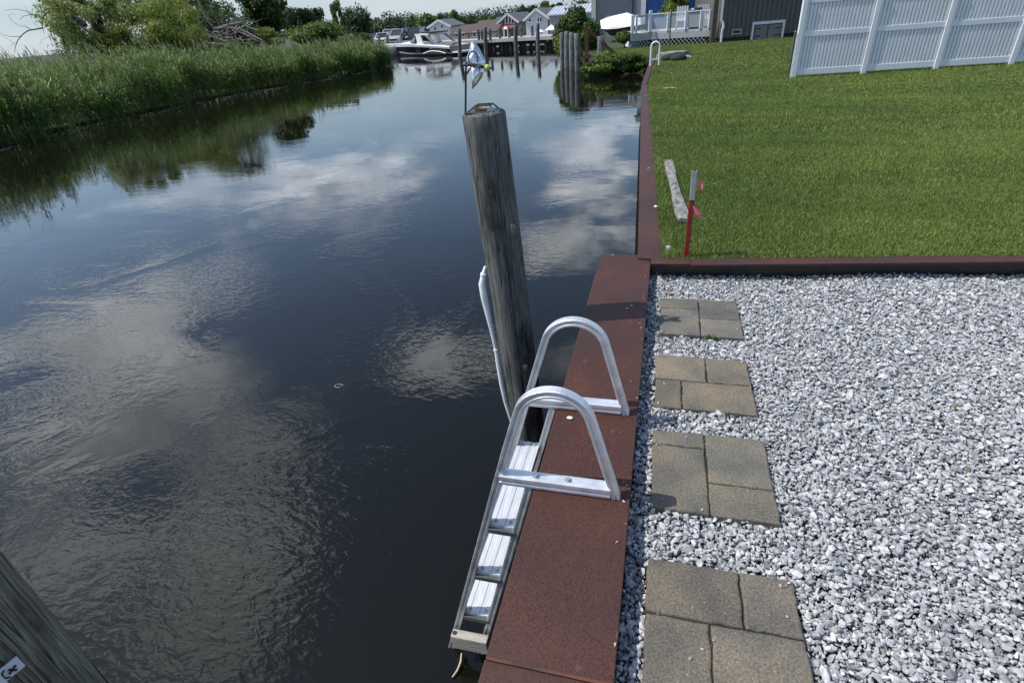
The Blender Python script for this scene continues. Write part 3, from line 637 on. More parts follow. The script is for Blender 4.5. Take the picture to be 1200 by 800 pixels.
# ------------------------------------------------------------------ main piling, lamp, pinwheel, hose
def piling_mesh(base, top, r0, r1, seg=40, rings=46, wob=.05, cracks=0):
    base, top = Vector(base), Vector(top); d = top - base; L = d.length; d.normalize(); u_ = d.orthogonal().normalized(); w_ = d.cross(u_)
    ph = [random.uniform(0, 6.28) for _ in range(6)]; m = MB(); vs = []; fs = []
    CK = [(random.uniform(0, 6.28), random.uniform(-.1, .75), random.uniform(.25, .7), random.uniform(.006, .016), random.uniform(0, 6)) for _ in range(cracks)]
    for i in range(rings + 1):
        t = i / rings; r = r0 + (r1 - r0) * t
        for k in range(seg):
            a = 2 * math.pi * k / seg
            rr = r * (1 + wob * .35 * math.sin(2 * a + ph[0]) + wob * .25 * math.sin(3 * a + ph[1] + t * 2) + wob * .2 * math.sin(7 * a + ph[2] + t * 5) + wob * .25 * math.sin(t * 9 + ph[3] + a))
            for ca, c0, cl, cdp, cph in CK:
                if c0 < t < c0 + cl:
                    da = (a - ca - .10 * math.sin(t * 7 + cph) - .025 * math.sin(t * 31 + cph) + math.pi) % (2 * math.pi) - math.pi
                    if abs(da) < .045: rr -= cdp * (1 - abs(da) / .045) * math.sin(math.pi * (t - c0) / cl) ** .5
            vs.append(base + d * L * t + (u_ * math.cos(a) + w_ * math.sin(a)) * rr)
    o = len(vs)
    for q, (rs, dz) in enumerate(((.95, .006), (.86, .010), (.5, .012))):
        for k in range(seg): 
            p = vs[rings * seg + k]; c = top; vs.append(c + (p - c) * rs + d * (dz + random.uniform(-.002, .002)))
    tot_r = rings + 3
    for i in range(tot_r):
        for k in range(seg): fs.append((i * seg + k, i * seg + (k + 1) % seg, (i + 1) * seg + (k + 1) % seg, (i + 1) * seg + k))
    fs.append(tuple(range(tot_r * seg, (tot_r + 1) * seg))); m.add(vs, fs, True); return m
PY = 2.47
ptop = aty(566.5, 134, PY); pbot = aty(622, 520, PY); dr = (ptop - pbot).normalized(); t_ = (-1.9 - ptop.z) / dr.z; pbase = ptop + dr * t_
pile = thing('mooring_piling', (pbase.x, pbase.y, WATER), 'tall weathered grey timber piling beside the ladder with a lamp on top', 'piling')
piling_mesh(pbase, ptop, .095, .096, 160, 70, .05, 22).build('shaft', PILE, pile)
def knot(px, py, r):
    p = aty(px, py, PY - .095); m = MB(); 
    for k, rr in enumerate((r, r * .6)): m.tube([p + Vector((0, .01, 0)), p + Vector((0, -.004 - .002 * k, 0))], [rr, rr * .85], 14)
    m.build('knot', PILED, pile)
for kx, ky, kr in ((601, 268, .017), (616, 431, .015), (575, 226, .010)):
    c = aty(kx, ky, PY - .100); m = MB()
    for rr in (kr, kr * .55): m.tube([c + Vector((rr * .8 * math.cos(a), 0, rr * math.sin(a) * 1.15)) + Vector((0, .004 * (rr == kr), 0)) for a in np.linspace(0, 6.283, 15)], .0018, 5, cap=False)
    m.ball(c + Vector((0, .004, 0)), kr * .35, 8, 6, (.8, .5, 1)); m.build('knot', PILED, pile)
lz = ptop + dr * .012
lamp = thing('solar_lamp', lz, 'small black framed solar lamp sitting on top of the grey piling', 'lamp')
m = MB(); hx = .062; hy = .05; tx = .034; hz_ = .027
bs = [lz + Vector((sx * hx, sy * hy, 0)) for sx, sy in ((-1, -1), (1, -1), (1, 1), (-1, 1))]; tp = [lz + Vector((sx * tx + .008, sy * tx * .7, hz_)) for sx, sy in ((-1, -1), (1, -1), (1, 1), (-1, 1))]
for k in range(4):
    m.tube([bs[k], bs[(k + 1) % 4]], .006, 6); m.tube([tp[k], tp[(k + 1) % 4]], .0032, 6); m.tube([bs[k], tp[k]], .0032, 6)
m.build('frame', BLACKP, lamp)
m = MB(); m.slab([lz + Vector((sx * .057, sy * .045, .005)) for sx, sy in ((-1, -1), (1, -1), (1, 1), (-1, 1))], .004); m.build('base_plate', BLACKP, lamp)
m = MB(); m.box(lz + Vector((-.010, 0, .012)), (.05, .035, .012), Matrix.Rotation(.2, 3, 'Y'), .004); m.build('lens', AMBER, lamp)

RY = PY - .02
r0 = aty(545.5, 136, RY); r1_ = aty(546, 74, RY)
pw = thing('pinwheel', r0, 'mirror film pinwheel on a thin black rod on the piling top', 'pinwheel')
m = MB(); m.tube([r0 + Vector((0, 0, -.10)), r0, r1_], .0045, 8); m.build('rod', BLACKP, pw)
hub = aty(571, 79.5, RY - .01); ax0 = aty(541, 76, RY)
m = MB(); m.tube([ax0, hub + (hub - ax0) * .2], .0045, 8); m.build('axle', BLACKP, pw)
m = MB(); m.ball(hub, .013, 12, 8); m.build('hub', YELLOW, pw)
def blade(px_pts, dys, cross=4):
    """curved reflective vane through surveyed outline points at varying depth"""
    P = [aty(a, b, RY + d) for (a, b), d in zip(px_pts, dys)]; c = sum(P, Vector()) / len(P) + Vector((0, -.012, 0)); n_ = len(P)
    mid = [(p + c) / 2 + Vector((0, -.004, 0)) for p in P]
    m = MB(); vs = P + mid + [c]; fs = []
    for k in range(n_):
        k2 = (k + 1) % n_; fs += [(k, k2, n_ + k2, n_ + k), (n_ + k, n_ + k2, 2 * n_)]
    back = [v + Vector((0, .0012, 0)) for v in vs]; N_ = len(vs)
    m.add(vs + back, fs + [tuple(N_ + i for i in reversed(f)) for f in fs] + [(k, N_ + k, N_ + (k + 1) % n_, (k + 1) % n_) for k in range(n_)], True); m.build('vane', MYLAR, pw)
blade([(553, 48), (551, 53), (549.5, 60), (547, 67), (546, 74), (553, 78), (562, 80), (570, 78.5), (568, 70), (563, 59), (557, 50)], [.02, .02, .015, .0, -.01, -.02, -.01, 0, .01, .02, .02])
blade([(552.5, 79), (553, 92), (553.5, 105), (559, 99), (565, 91), (567, 83), (561, 79)], [-.02, -.03, -.03, -.01, .01, .01, -.01])
blade([(551, 76), (553, 79), (549, 86), (543.5, 92.5), (547, 83)], [.02, .02, .03, .04, .03])
blade([(556, 79.5), (566, 80.5), (564, 89), (556, 101), (555, 90)], [.03, .04, .05, .05, .04])
m = MB(); q = aty(554.5, 69, RY - .022)
ringp = [q + Vector((.020 * math.cos(a), 0, .027 * math.sin(a))) for a in np.linspace(-.6, 3.7, 16)]; m.tube(ringp, .0035, 6); m.build('vane_ring', DARKPOLE, pw)

HY = PY - .03
hp = [(569, 312, 0), (566.5, 322, -.01), (565, 333, -.015), (568, 350, -.015), (573, 372, -.012), (577.5, 392, -.01), (581.5, 410, -.01), (584, 425, -.015), (588, 448, -.015), (592.5, 470, -.015), (598, 488, -.01), (606, 512, 0), (612, 540, .0)]
hrad = [1.25 * q for q in (.006, .010, .015, .016, .0125, .0095, .009, .012, .0125, .011, .010, .010, .010)]
hose = thing('white_hose', aty(598, 488, HY), 'slack white hose tied down the left side of the grey piling', 'hose')
m = MB(); m.tube([aty(a, b, HY + d) for a, b, d in hp], hrad, 10); m.build('hose_body', HOSE, hose)
for k, rr in ((1, .016), (6, .014)):
    a, b, d = hp[k]; p = aty(a, b, HY + d); q = aty(hp[k + 1][0], hp[k + 1][1], HY + d); t = (q - p).normalized(); m = MB(); m.tube([p - t * .008, p + t * .008], rr, 10); m.tube([p, p + Vector((.05, .03, .002))], .005, 6); m.build('tie', HOSE, hose)

# near corner piling with white rail and tabs
ncx, ncy = -1.43, .365
cp = thing('corner_piling', (ncx, ncy, WATER), 'thick dark cracked timber piling with a white rail in the bottom left corner', 'piling')
m = piling_mesh((ncx, ncy, -1.9), (ncx, ncy, 1.15), .136, .134, 160, 70, .03, 16); m.build('shaft', PILEC, cp)
fd = Vector((-ncx, -ncy, 0)).normalized(); sd = Vector((-fd.y, fd.x, 0))
if sd.y < 0: sd = -sd
rc = Vector((ncx, ncy, 0)) + fd * .15 + sd * -.046
rl = thing('white_rail', (rc.x, rc.y, WATER), 'white upright rail with square tabs fixed to the corner piling', 'rail')
Rr = Matrix((sd, fd, Vector((0, 0, 1)))).transposed()
m = MB(); m.box(rc + Vector((0, 0, -.2)), (.075, .03, 2.4), Rr, .004); m.build('rail_body', LUMBER if False else WHITE, rl)
m = MB(); m.box(rc + sd * .042 + Vector((0, 0, -.2)), (.009, .05, 2.4), Rr, .002); m.build('edge_strip', VINYL, rl)
for z in (.142, .33, -.05, .52):
    p = rc + sd * .064 + fd * .004; m = MB(); m.box(Vector((p.x, p.y, z)), (.036, .006, .034), Rr, .001); tb = m.build('tab', VINYL, rl)
    c_ = Vector((p.x, p.y, z)) + fd * .0045
    m = MB()
    for a in (.5, 2.07): m.bar(c_ - (sd * math.cos(a) + Vector((0, 0, math.sin(a)))) * .009 + fd * (.001 * a), c_ + (sd * math.cos(a) + Vector((0, 0, math.sin(a)))) * .009 + fd * (.001 * a), .004, .002, up=fd)
    m.tube([c_ + sd * (-.003 - .014 * math.cos(a)) + Vector((0, 0, .014 * math.sin(a))) for a in np.linspace(-1.1, 1.1, 9)], .0018, 5); m.build('screw', BLACKP, tb)

# ------------------------------------------------------------------ things on the near lawn
sb = atg(803.5, 302); st_top = aty(814, 200, sb.y); st_mid = aty(811, 233, sb.y)
stk = thing('stake', sb, 'red steel stake with bare grey top and pink ribbon at the lawn corner', 'stake')
def upost(m, a, b, w_=.030, d_=.018):
    pr = [(-w_ / 2, 0), (-w_ / 2 + .006, -.003), (-w_ / 4, d_), (w_ / 4, d_), (w_ / 2 - .006, -.003), (w_ / 2, 0), (w_ / 4 + .004, d_ + .004), (-w_ / 4 - .004, d_ + .004)]
    a, b = Vector(a), Vector(b); vs = [a + Vector((x, -y, 0)) for x, y in pr] + [b + Vector((x, -y, 0)) for x, y in pr]; n_ = len(pr)
    m.add(vs, [tuple(reversed(range(n_))), tuple(range(n_, 2 * n_))] + [(k, (k + 1) % n_, n_ + (k + 1) % n_, n_ + k) for k in range(n_)])
m = MB(); upost(m, sb - Vector((0, 0, .2)), st_mid)
for k in range(9): 
    p = sb.lerp(st_mid, .1 + .1 * k); m.box(p + Vector((.0165, -.002, 0)), (.005, .008, .008))
m.build('painted_post', REDPAINT, stk)
m = MB(); upost(m, st_mid, st_top, .032, .02); m.build('bare_top', GREYSTEEL, stk)
def ribbon(pts, w0, w1, dy=-.025):
    P = [aty(a, b, sb.y + dy) for a, b in pts]; vs = []
    for i, p in enumerate(P):
        t = (P[min(i + 1, len(P) - 1)] - P[max(i - 1, 0)]).normalized(); s_ = t.cross(Vector((0, 1, 0))).normalized(); ww = w0 + (w1 - w0) * i / (len(P) - 1)
        vs += [p + s_ * ww / 2, p - s_ * ww / 2 + Vector((0, .004, 0))]
    k = len(P); b_ = [Vector(v) + Vector((0, .001, 0)) for v in vs]
    m = MB(); m.add(vs + b_, [(2 * i, 2 * i + 1, 2 * i + 3, 2 * i + 2) for i in range(k - 1)] + [(2 * k + 2 * i + 2, 2 * k + 2 * i + 3, 2 * k + 2 * i + 1, 2 * k + 2 * i) for i in range(k - 1)]); m.build('ribbon', PINK, stk)
ribbon([(813, 224), (815, 219), (818, 214), (821, 213), (823, 216), (822.5, 222)], .012, .012)
ribbon([(812, 242), (815, 246), (817, 250), (819.5, 254), (820, 249)], .014, .03)
# driftwood board
d0, d1 = atg(782, 188, .03), atg(801, 257, .04)
m = MB(); n_ = 14; vs = []; ax = (d1 - d0); side = Vector((ax.y, -ax.x, 0)).normalized()
for i in range(n_ + 1):
    t = i / n_; c = d0 + ax * t + side * (.010 * math.sin(t * 2.2) - .01); hw = .042 + .006 * math.sin(t * 9) + random.uniform(-.003, .003); hw *= (.9 if i in (0, n_) else 1)
    for s_, zz in ((-1, -.02), (1, -.02), (1, .004), (.4, .008), (-.4, .007), (-1, .003)): vs.append(c + side * s_ * hw + Vector((0, 0, zz + random.uniform(-.003, .003))))
m.add(vs, [(i * 6 + k, i * 6 + (k + 1) % 6, i * 6 + 6 + (k + 1) % 6, i * 6 + 6 + k) for i in range(n_) for k in range(6)] + [tuple(range(5, -1, -1)), tuple(range(n_ * 6, n_ * 6 + 6))])
tag(m.build('driftwood_board', DRIFT), 'weathered grey driftwood board lying in the grass behind the red stake', 'board')
p = atg(782, 293, .02); m = MB(); m.tube([p + Vector((-.01, -.025, -.015)), p + Vector((.008, .03, .005))], [.015, .019], 12); tag(m.build('plastic_cup', CONC), 'small dull white cup in the grass at the corner of the brown walls', 'cup')
p = atg(767, 104.5, .02) + Vector((.35, 0, 0)); m = MB(); m.slab([p + Vector(v) for v in ((-.16, -.05, .0), (.02, -.07, .03), (.2, -.03, .005), (.1, .05, .02), (-.1, .05, .012))], .006); tag(m.build('paper_scrap', WHITE), 'scrap of white paper on the lawn near the bend of the wall', 'paper')
# weed by first paver
wp = atz(834, 397, -.01); V = []; F = []; T = []
for k in range(26):
    a = random.uniform(0, 6.28); L = random.uniform(.012, .036); o = len(V); d = Vector((math.cos(a), math.sin(a), random.uniform(.2, 1.1))).normalized(); s_ = Vector((-math.sin(a), math.cos(a), 0)) * L * .22; c = wp + Vector((random.uniform(-.012, .012), random.uniform(-.006, .006), 0))
    V += [c, c + d * L * .5 + s_, c + d * L, c + d * L * .5 - s_]; F.append((o, o + 1, o + 2, o + 3)); T += [(.05 * random.uniform(.7, 1.5), .13, .02)] * 4
tag(np_mesh('weed', np.array([v[:] for v in V]), F, LEAF, np.array(T)), 'small green weed growing beside the farthest stepping stone', 'weed')

# ------------------------------------------------------------------ grass
def blades(P, h, w_, tone, lean=.6):
    n = len(P); a = RNG.uniform(0, 2 * np.pi, n); ln = np.abs(RNG.normal(0, lean, n)) * h
    d = np.stack([np.cos(a), np.sin(a), np.zeros(n)], 1); f = RNG.uniform(0, 2 * np.pi, n); s_ = np.stack([np.cos(f), np.sin(f), np.zeros(n)], 1) * (w_ / 2)[:, None]
    up = np.zeros((n, 3)); up[:, 2] = 1
    m1 = P + up * (h * .6)[:, None] + d * (ln * .35)[:, None]; tp = P + up * h[:, None] + d * ln[:, None]
    V = np.stack([P - s_, P + s_, m1 + s_ * .8, m1 - s_ * .8, tp], 1).reshape(-1, 3); o = (np.arange(n) * 5)[:, None]
    F4 = np.concatenate([o + np.array([[0, 1, 2, 2]]), o + np.array([[0, 2, 3, 3]])], 0)
    F3 = np.concatenate([o + np.array([[0, 1, 2]]), o + np.array([[0, 2, 3]]), o + np.array([[3, 2, 4]])], 0)
    return V, F3, np.repeat(tone, 5, 0)
def make_grass():
    Vs, Fs, Ts = [], [], []; o = 0
    for (y0, y1, dens, h0, w0) in ((3.2, 5.2, 30000, .030, .0036), (5.2, 8, 14000, .034, .0046), (8, 12.5, 5200, .042, .0075), (12.5, 19, 2400, .045, .011), (19, 34, 900, .05, .018)):
        area = (y1 - y0) * (.78 * y1 + 1.6); n = int(area * dens)
        y = RNG.uniform(y0, y1, n); x = RNG.uniform(-.8 if y1 < 30 else -5.6, .78 * y1 + .8, n)
        e = np.interp(y, [3.2, WALL_L[1].y, WALL_L[2].y, 25, 26.2, 27.2, 34], [0.045, WALL_L[1].x + .03, WALL_L[2].x + .03, WALL_L[2].x, -.5, -1.9, -4.8])
        gz = np.interp(y, [3.4, 17, 60], [.07, LOW, LOW])
        k = (x > e) & (x < .70 * y + .75) & ~((y < 3.62) & (y < q0.y + dx * x + .094))
        x, y, gz, e = x[k], y[k], gz[k], e[k]; n = len(x)
        pn = np.sin(x * 3.1 + 2 * np.sin(y * 1.7)) * np.sin(y * 2.9 + 1.3 * np.sin(x * 2.3)) * .5 + np.sin(x * 9.3 + y * 4.1) * np.sin(y * 8.3 - x * 3.7) * .35
        band = np.sin((y + .10 * x) * 7.4 + 1.2 * np.sin(x * .9) + .8 * np.sin(x * 2.7 + y)) ; patch = np.sin(x * 1.1 + 3 * np.sin(y * .55)) * np.sin(y * .9 + 1.7 * np.sin(x * .6)); pn = pn * .7 + .20 * band + .45 * patch
        h = h0 * RNG.uniform(.5, 1.15, n) * (1 + .22 * pn); wv = w0 * RNG.uniform(.7, 1.3, n)
        t = RNG.uniform(0, 1, n)[:, None]; g = np.array([.098, .172, .028]) * (1 - t) + np.array([.208, .270, .076]) * t
        dry = RNG.uniform(0, 1, n) < (.05 + .03 * pn); g[dry] = np.array([.24, .22, .10]); yel = np.clip(.5 + .5 * patch + .3 * pn, 0, 1)[:, None]; g *= (1 + np.array([.14, .04, 0]) * yel) * (1 + .20 * pn)[:, None] * RNG.uniform(.5, 1.5, (n, 1)); h = h * np.where(x - e < .07, RNG.uniform(1.0, 2.1, n), 1)
        V, F, T = blades(np.stack([x, y, gz], 1), h, wv, g, .38); Vs.append(V); Fs.append(F + o); Ts.append(T); o += len(V)
    tag(np_mesh('grass', np.concatenate(Vs), np.concatenate(Fs), GRASSM, np.concatenate(Ts)), 'mown green lawn grass between the brown wall and the white fence', 'grass', kind='stuff')
make_grass()
# ================================================================== far scenery
UP = Vector((0, 0, 1))
# ------------------------------------------------------------------ vinyl fence
FB = [atg(928.5, 92), atg(1011, 86.5), atg(1095, 81), atg(1183, 76.5)]
fdir = (FB[3] - FB[0]); fdir.z = 0; flen = fdir.length / 3; fdir.normalize(); FH = aty(947, 2, FB[0].y).z - FB[0].z; fn = Vector((fdir.y, -fdir.x, 0))
RF = Matrix((fdir, -fn, UP)).transposed()
fence = thing('vinyl_fence', FB[0], 'tall white vinyl board fence with mid rail standing on the lawn', 'fence')
for k in range(7):
    p = FB[0] + fdir * flen * k; p.z = LOW
    m = MB(); m.box(p + UP * (FH / 2 + .03), (.115, .115, FH + .22), RF, .008); m.box(p + UP * (FH + .15), (.135, .135, .03), RF, .006); m.build('post', VINYL, fence)
    if k == 6: break
    c = p + fdir * flen / 2; Wd = flen - .115
    m = MB(); nb = 19
    for i in range(nb):
        x = -Wd / 2 + Wd * (i + .5) / nb; m.box(c + fdir * x + UP * (.16 + FH / 2 - .03), (Wd / nb * .70, .030, FH - .12), RF, .004)
    m.box(c + UP * (.16 + FH / 2 - .03) - fn * .022, (Wd, .010, FH - .13), RF); pn = m.build('panel', VINYL, fence)
    for z, h in ((.14, .14), (.14 + (FH - .10) * .535, .12), (FH + .02, .12)):
        m = MB(); m.box(c + UP * z, (Wd + .004, .055, h), RF, .006); m.build('rail', VINYL, pn)
p0 = atg(923, 92.5); p1 = aty(932, 38, p0.y)
gp = thing('grey_pole', p0, 'thin dark grey metal pole standing against the left end of the white fence', 'pole')
m = MB(); m.tube([p0 - UP * .2, p0 + UP * ((p1 - p0).z)], .028, 10); m.build('shaft', DARKPOLE, gp); m = MB(); m.ball(p0 + UP * (p1 - p0).z, .036, 10, 6); m.build('cap', DARKPOLE, gp)

# ------------------------------------------------------------------ brown house
HA, HB = atg(843, 50.5), atg(931, 43.5); HA.z = HB.z = LOW; hd = (HB - HA).normalized(); hn = Vector((hd.y, -hd.x, 0)); RH = Matrix((hd, -hn, UP)).transposed()
hs = scale_at(880, 46, HA.y)
house = thing('brown_house', HA, 'dark brown ribbed metal sided house with white downspout beyond the lawn', 'house')
HL = 14.0
m = MB(); m.box(HA + hd * HL / 2 - hn * 2.5 + UP * 2.45, (HL, 5, 4.5), RH); rib = .235
for i in range(int(HL / rib)):
    x = i * rib + .12; c = HA + hd * x + UP * 2.45
    vs = [c + hd * a + hn * b + UP * z for z in (-2.25, 2.25) for a, b in ((-.075, -.001), (-.045, .06), (.045, .06), (.075, -.001))]
    m.add(vs, [(0, 1, 5, 4), (1, 2, 6, 5), (2, 3, 7, 6), (3, 2, 1, 0), (4, 5, 6, 7)])
m.build('siding', SIDING, house)
m = MB(); m.box(HA + hd * HL / 2 - hn * 2.5 + UP * .0, (HL - .1, 4.9, .42), RH); m.build('skirting', SKIRT, house)
m = MB(); m.slab([HA + hd * a + hn * b + UP * z for a, b, z in ((-.4, .5, 4.6), (HL + .3, .5, 4.6), (HL + .3, -2.5, 6.4), (-.4, -2.5, 6.4))], .12); m.slab([HA + hd * a + hn * b + UP * z for a, b, z in ((-.4, -5.5, 4.6), (HL + .3, -5.5, 4.6), (HL + .3, -2.5, 6.4), (-.4, -2.5, 6.4))], .12); m.build('roof', ROOFB, house)
def hx(px, py): # point on the wall plane
    d = Vector(ray(px, py)); o = Vector((0, 0, EYE)); t = (HA + hn * .05 - o).dot(hn) / d.dot(hn); return o + d * t
m = MB(); a = hx(843, 40); x0 = (a - HA).dot(hd); q = HA + hn * .10 + hd * x0
m.tube([q + UP * 4.5, q + UP * 1.02, q + hd * .10 + UP * .88, q + hd * .14 + hn * .03 + UP * .72, q + hd * .10 + UP * .55, q + hd * .10 + UP * .02], .07, 8); m.build('downspout', WHITE, house)
m = MB(); m.box(HA + hd * (x0 - .32) + hn * .04 + UP * 2.3, (.22, .2, 4.5), RH); m.build('corner_board', pmat('brown_trim', (.10, .085, .07), None, 4, .7), house)
def panel_on_house(pxa, pya, pxb, pyb, th=.05):
    A, B = hx(pxa, pya), hx(pxb, pyb); return (A + B) / 2, abs((B - A).dot(hd)), abs(B.z - A.z)
c, ww, hh = panel_on_house(858.5, 35.5, 867.5, 39.5)
m = MB()
for s_ in (-1, 1): m.box(c + hd * s_ * ww / 2, (.05, .07, hh + .1), RH); m.box(c + UP * s_ * hh / 2, (ww, .068, .05), RH)
vt = m.build('vent', LUMBER, house); m = MB(); m.box(c, (ww - .05, .03, hh - .05), RH); m.build('vent_opening', BLACKP, vt)
cl_, wl, hl = panel_on_house(885, 32, 899, 47.5); crr, wr, hr_ = panel_on_house(899, 31, 913, 46)
for cc_, ww, hh, sgn in ((cl_, wl, hl, -1), (crr, wr, hr_, 1)):
    cc_.z = LOW + hh / 2 + .02; m = MB(); m.box(cc_, (ww - .02, .05, hh), RH, .005); dr_ = m.build('hatch_door', HATCHM, house)
    for z in (.25, -.25): m = MB(); m.box(cc_ + hd * sgn * (ww / 2 - .16) + UP * z * hh + hn * .028, (.26, .015, .05), RH); m.build('hinge', BLACKP, dr_)
mid = (cl_ + crr) / 2; tw = wl + wr; m = MB(); m.box(mid + UP * (hl / 2 + .09), (tw + .22, .12, .12), RH, .01)
for s_ in (-1, 1): m.box(mid + hd * s_ * (tw / 2 + .06) - UP * .0, (.10, .11, hl + .05), RH, .01)
m.build('hatch_frame', WHITE, house)

# ------------------------------------------------------------------ raised deck
D0, D1, D2 = atg(739, 57), atg(761, 54.5), atg(838, 50.5)
for d in (D0, D1, D2): d.z = LOW
zt = aty(738.5, 40, D0.y).z; D2 = Vector((HA.x - .5, HA.y + .2, LOW)); backv = Vector((-.6, 3.4, 0))
deck = thing('raised_deck', D0, 'pale raised deck with lattice skirt and glass railing against the brown house', 'deck')
m = MB(); tops = [D0 + UP * (zt - LOW), D1 + UP * (zt - LOW), D2 + UP * (zt - LOW), D2 + backv + UP * (zt - LOW), D0 + backv + UP * (zt - LOW)]
m.slab(tops, .06); m.build('deck_boards', DECKW, deck)
fh = .30
for a, b in ((D0, D1), (D1, D2), (D0 + backv, D0)):
    m = MB(); m.bar(a + UP * (zt - LOW - .06 - fh / 2), b + UP * (zt - LOW - .06 - fh / 2), .05, fh); m.build('fascia', pmat('grey_fascia', (.42, .43, .42), (.36, .37, .36), 6, .7), deck)
    m = MB(); L = (b - a).length; dd = (b - a).normalized(); zl = zt - LOW - .06 - fh - .01; step = .21; nrm = Vector((dd.y, -dd.x, 0))
    for sgn in (1, -1):
        for i in range(int((L + zl) / step)):
            x_ = i * step; s0 = max(0.0, x_ - L) if sgn > 0 else max(0.0, x_ - L); s1 = min(zl, x_)
            if s1 - s0 < .02: continue
            X0, X1 = (x_ - s0, x_ - s1); 
            if sgn < 0: X0, X1 = L - X0, L - X1
            m.bar(a + dd * X0 + UP * (s0 + .005) + nrm * .008 * sgn, a + dd * X1 + UP * (s1 + .005) + nrm * .008 * sgn, .008, .06, up=nrm)
    if not m.v: continue
    m.build('lattice', WHITE, deck)
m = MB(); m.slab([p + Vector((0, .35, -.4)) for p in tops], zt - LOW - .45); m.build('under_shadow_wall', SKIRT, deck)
def deckpt(t, seg): a, b = ((D0, D1), (D1, D2))[seg]; p = a.lerp(b, t); p.z = zt; return p
RHt = aty(741, 19, D0.y).z - zt
posts = [(0, 0.06, .16), (0, .26, .10), (0, .98, .15), (1, .30, .12), (1, .60, .14), (1, .84, .12), (1, .985, .14)]
pp = []
for sg, t, w_ in posts:
    p = deckpt(t, sg); pp.append(p); hgt = RHt * (1.22 if (sg, t) == (0, .98) else 1.04); m = MB(); m.box(p + UP * hgt / 2, (w_, w_, hgt), RH, .01); m.build('railing_post', WHITE, deck)
for a, b in zip(pp[1:-1], pp[2:]):
    m = MB(); m.bar(a + UP * RHt, b + UP * RHt, .09, .05); m.build('top_rail', WHITE, deck); m = MB(); m.bar(a + UP * RHt * .52, b + UP * RHt * .52, .012, RHt * .82); m.build('glass_panel', CLEAR, deck)
# furniture on the deck
def stool_table(px, py, off, label):
    p = aty(px, py, D1.y + off); p.z = zt; t = thing('patio_table', p, label, 'table'); m = MB(); m.tube([p + UP * .70, p + UP * .74], .55, 18); m.build('tabletop', BLACKP, t)
    for a in (.8, 2.4, 3.9, 5.5): m = MB(); m.tube([p + Vector((.4 * math.cos(a), .4 * math.sin(a), .70)), p + Vector((.45 * math.cos(a), .45 * math.sin(a), 0))], .025, 6); m.build('leg', BLACKP, t)
stool_table(752, 30, 1.2, 'round black patio table on the left end of the pale deck')
p = aty(814, 25, D2.y + .8); p.z = zt; br = thing('black_bin', p, 'black upright bin standing on the deck near the brown house', 'bin'); m = MB(); m.tube([p, p + UP * .05, p + UP * .85], [.26, .30, .34], 14); m.build('bin_body', BLACKP, br); m = MB(); m.tube([p + UP * .85, p + UP * .93], [.36, .30], 14); m.build('lid', BLACKP, br)
for px, nm, lab in ((823, 'white_chair', 'white slatted chair on the deck right of the black bin'), (799, 'white_chair', 'white slatted chair on the deck behind the small tree')):
    p = aty(px, 25, D2.y + .9); p.z = zt; t = thing(nm, p, lab, 'chair', 'white chairs on the deck'); m = MB(); m.box(p + UP * .42, (.6, .55, .06), None, .02); m.build('seat', WHITE, t)
    m = MB(); [m.box(p + Vector((-.24 + .12 * k, .27, .74)), (.09, .04, .62)) for k in range(5)]; m.build('backrest', WHITE, t)
    for sx in (-1, 1):
        for sy in (-1, 1): m = MB(); m.box(p + Vector((sx * .26, sy * .23, .2)), (.06, .06, .4)); m.build('leg', WHITE, t)
p0 = atg(784, 56); p1 = aty(784.5, 14, p0.y)
lp = thing('slim_post', p0, 'slim dark post standing on the grass in front of the deck', 'post'); m = MB(); m.tube([p0 - UP * .2, Vector((p0.x, p0.y, p1.z))], .035, 8); m.build('shaft', DARKPOLE, lp); m = MB(); m.ball((p0.x, p0.y, p1.z), .05, 8, 6); m.build('finial', DARKPOLE, lp)

# ------------------------------------------------------------------ blue and beige buildings
def block(name, px0, px1, pyb, pyt, Y, dep, zb, mat, label, trim=None, tname='corner_trim', hmin=4.0):
    a = aty(px0, pyb, Y); b = aty(px1, pyb, Y); zt_ = max(aty(px0, pyt, Y).z, zb + hmin); cx_ = (a.x + b.x) / 2; ww = abs(b.x - a.x)
    t = thing(name, (cx_, Y, zb), label, 'building'); m = MB(); m.box((cx_, Y + dep / 2, (zb + zt_) / 2), (ww, dep, zt_ - zb)); m.build('wall', mat, t)
    return t, cx_, ww, zt_
t, cx_, ww, zt_ = block('blue_building', 753, 838, 40, -6, 40.5, 6, LOW, BLUE, 'bright blue board sided building behind the deck and small tree', hmin=3.4)
m = MB(); nb = 22
for i in range(nb): m.box((cx_ - ww / 2 + ww * (i + .5) / nb, 40.48, LOW + (zt_ - LOW) / 2), (.05, .06, zt_ - LOW)); 
m.build('battens', BLUE, t)
for px in (753.5, 829): p = aty(px, 20, 40.3); m = MB(); m.box((p.x, 40.38, LOW + (zt_ - LOW) / 2), (.28 if px < 800 else .9, .14, zt_ - LOW)); m.build('corner_trim', WHITE, t)
m = MB(); m.slab([(cx_ - ww / 2 - .3, 40.1, zt_), (cx_ + ww / 2 + .3, 40.1, zt_), (cx_ + ww / 2 + .3, 43.5, zt_ + .9), (cx_ - ww / 2 - .3, 43.5, zt_ + .9)], .1); m.slab([(cx_ - ww / 2 - .3, 46.9, zt_), (cx_ + ww / 2 + .3, 46.9, zt_), (cx_ + ww / 2 + .3, 43.5, zt_ + .9), (cx_ - ww / 2 - .3, 43.5, zt_ + .9)], .1); m.build('roof', ROOFG, t)
t, cx_, ww, zt_ = block('beige_building', 695, 745, 30, -8, 46.5, 7, LOW, BEIGE, 'plain beige walled building behind the white tarp and big shrub', hmin=3.3)
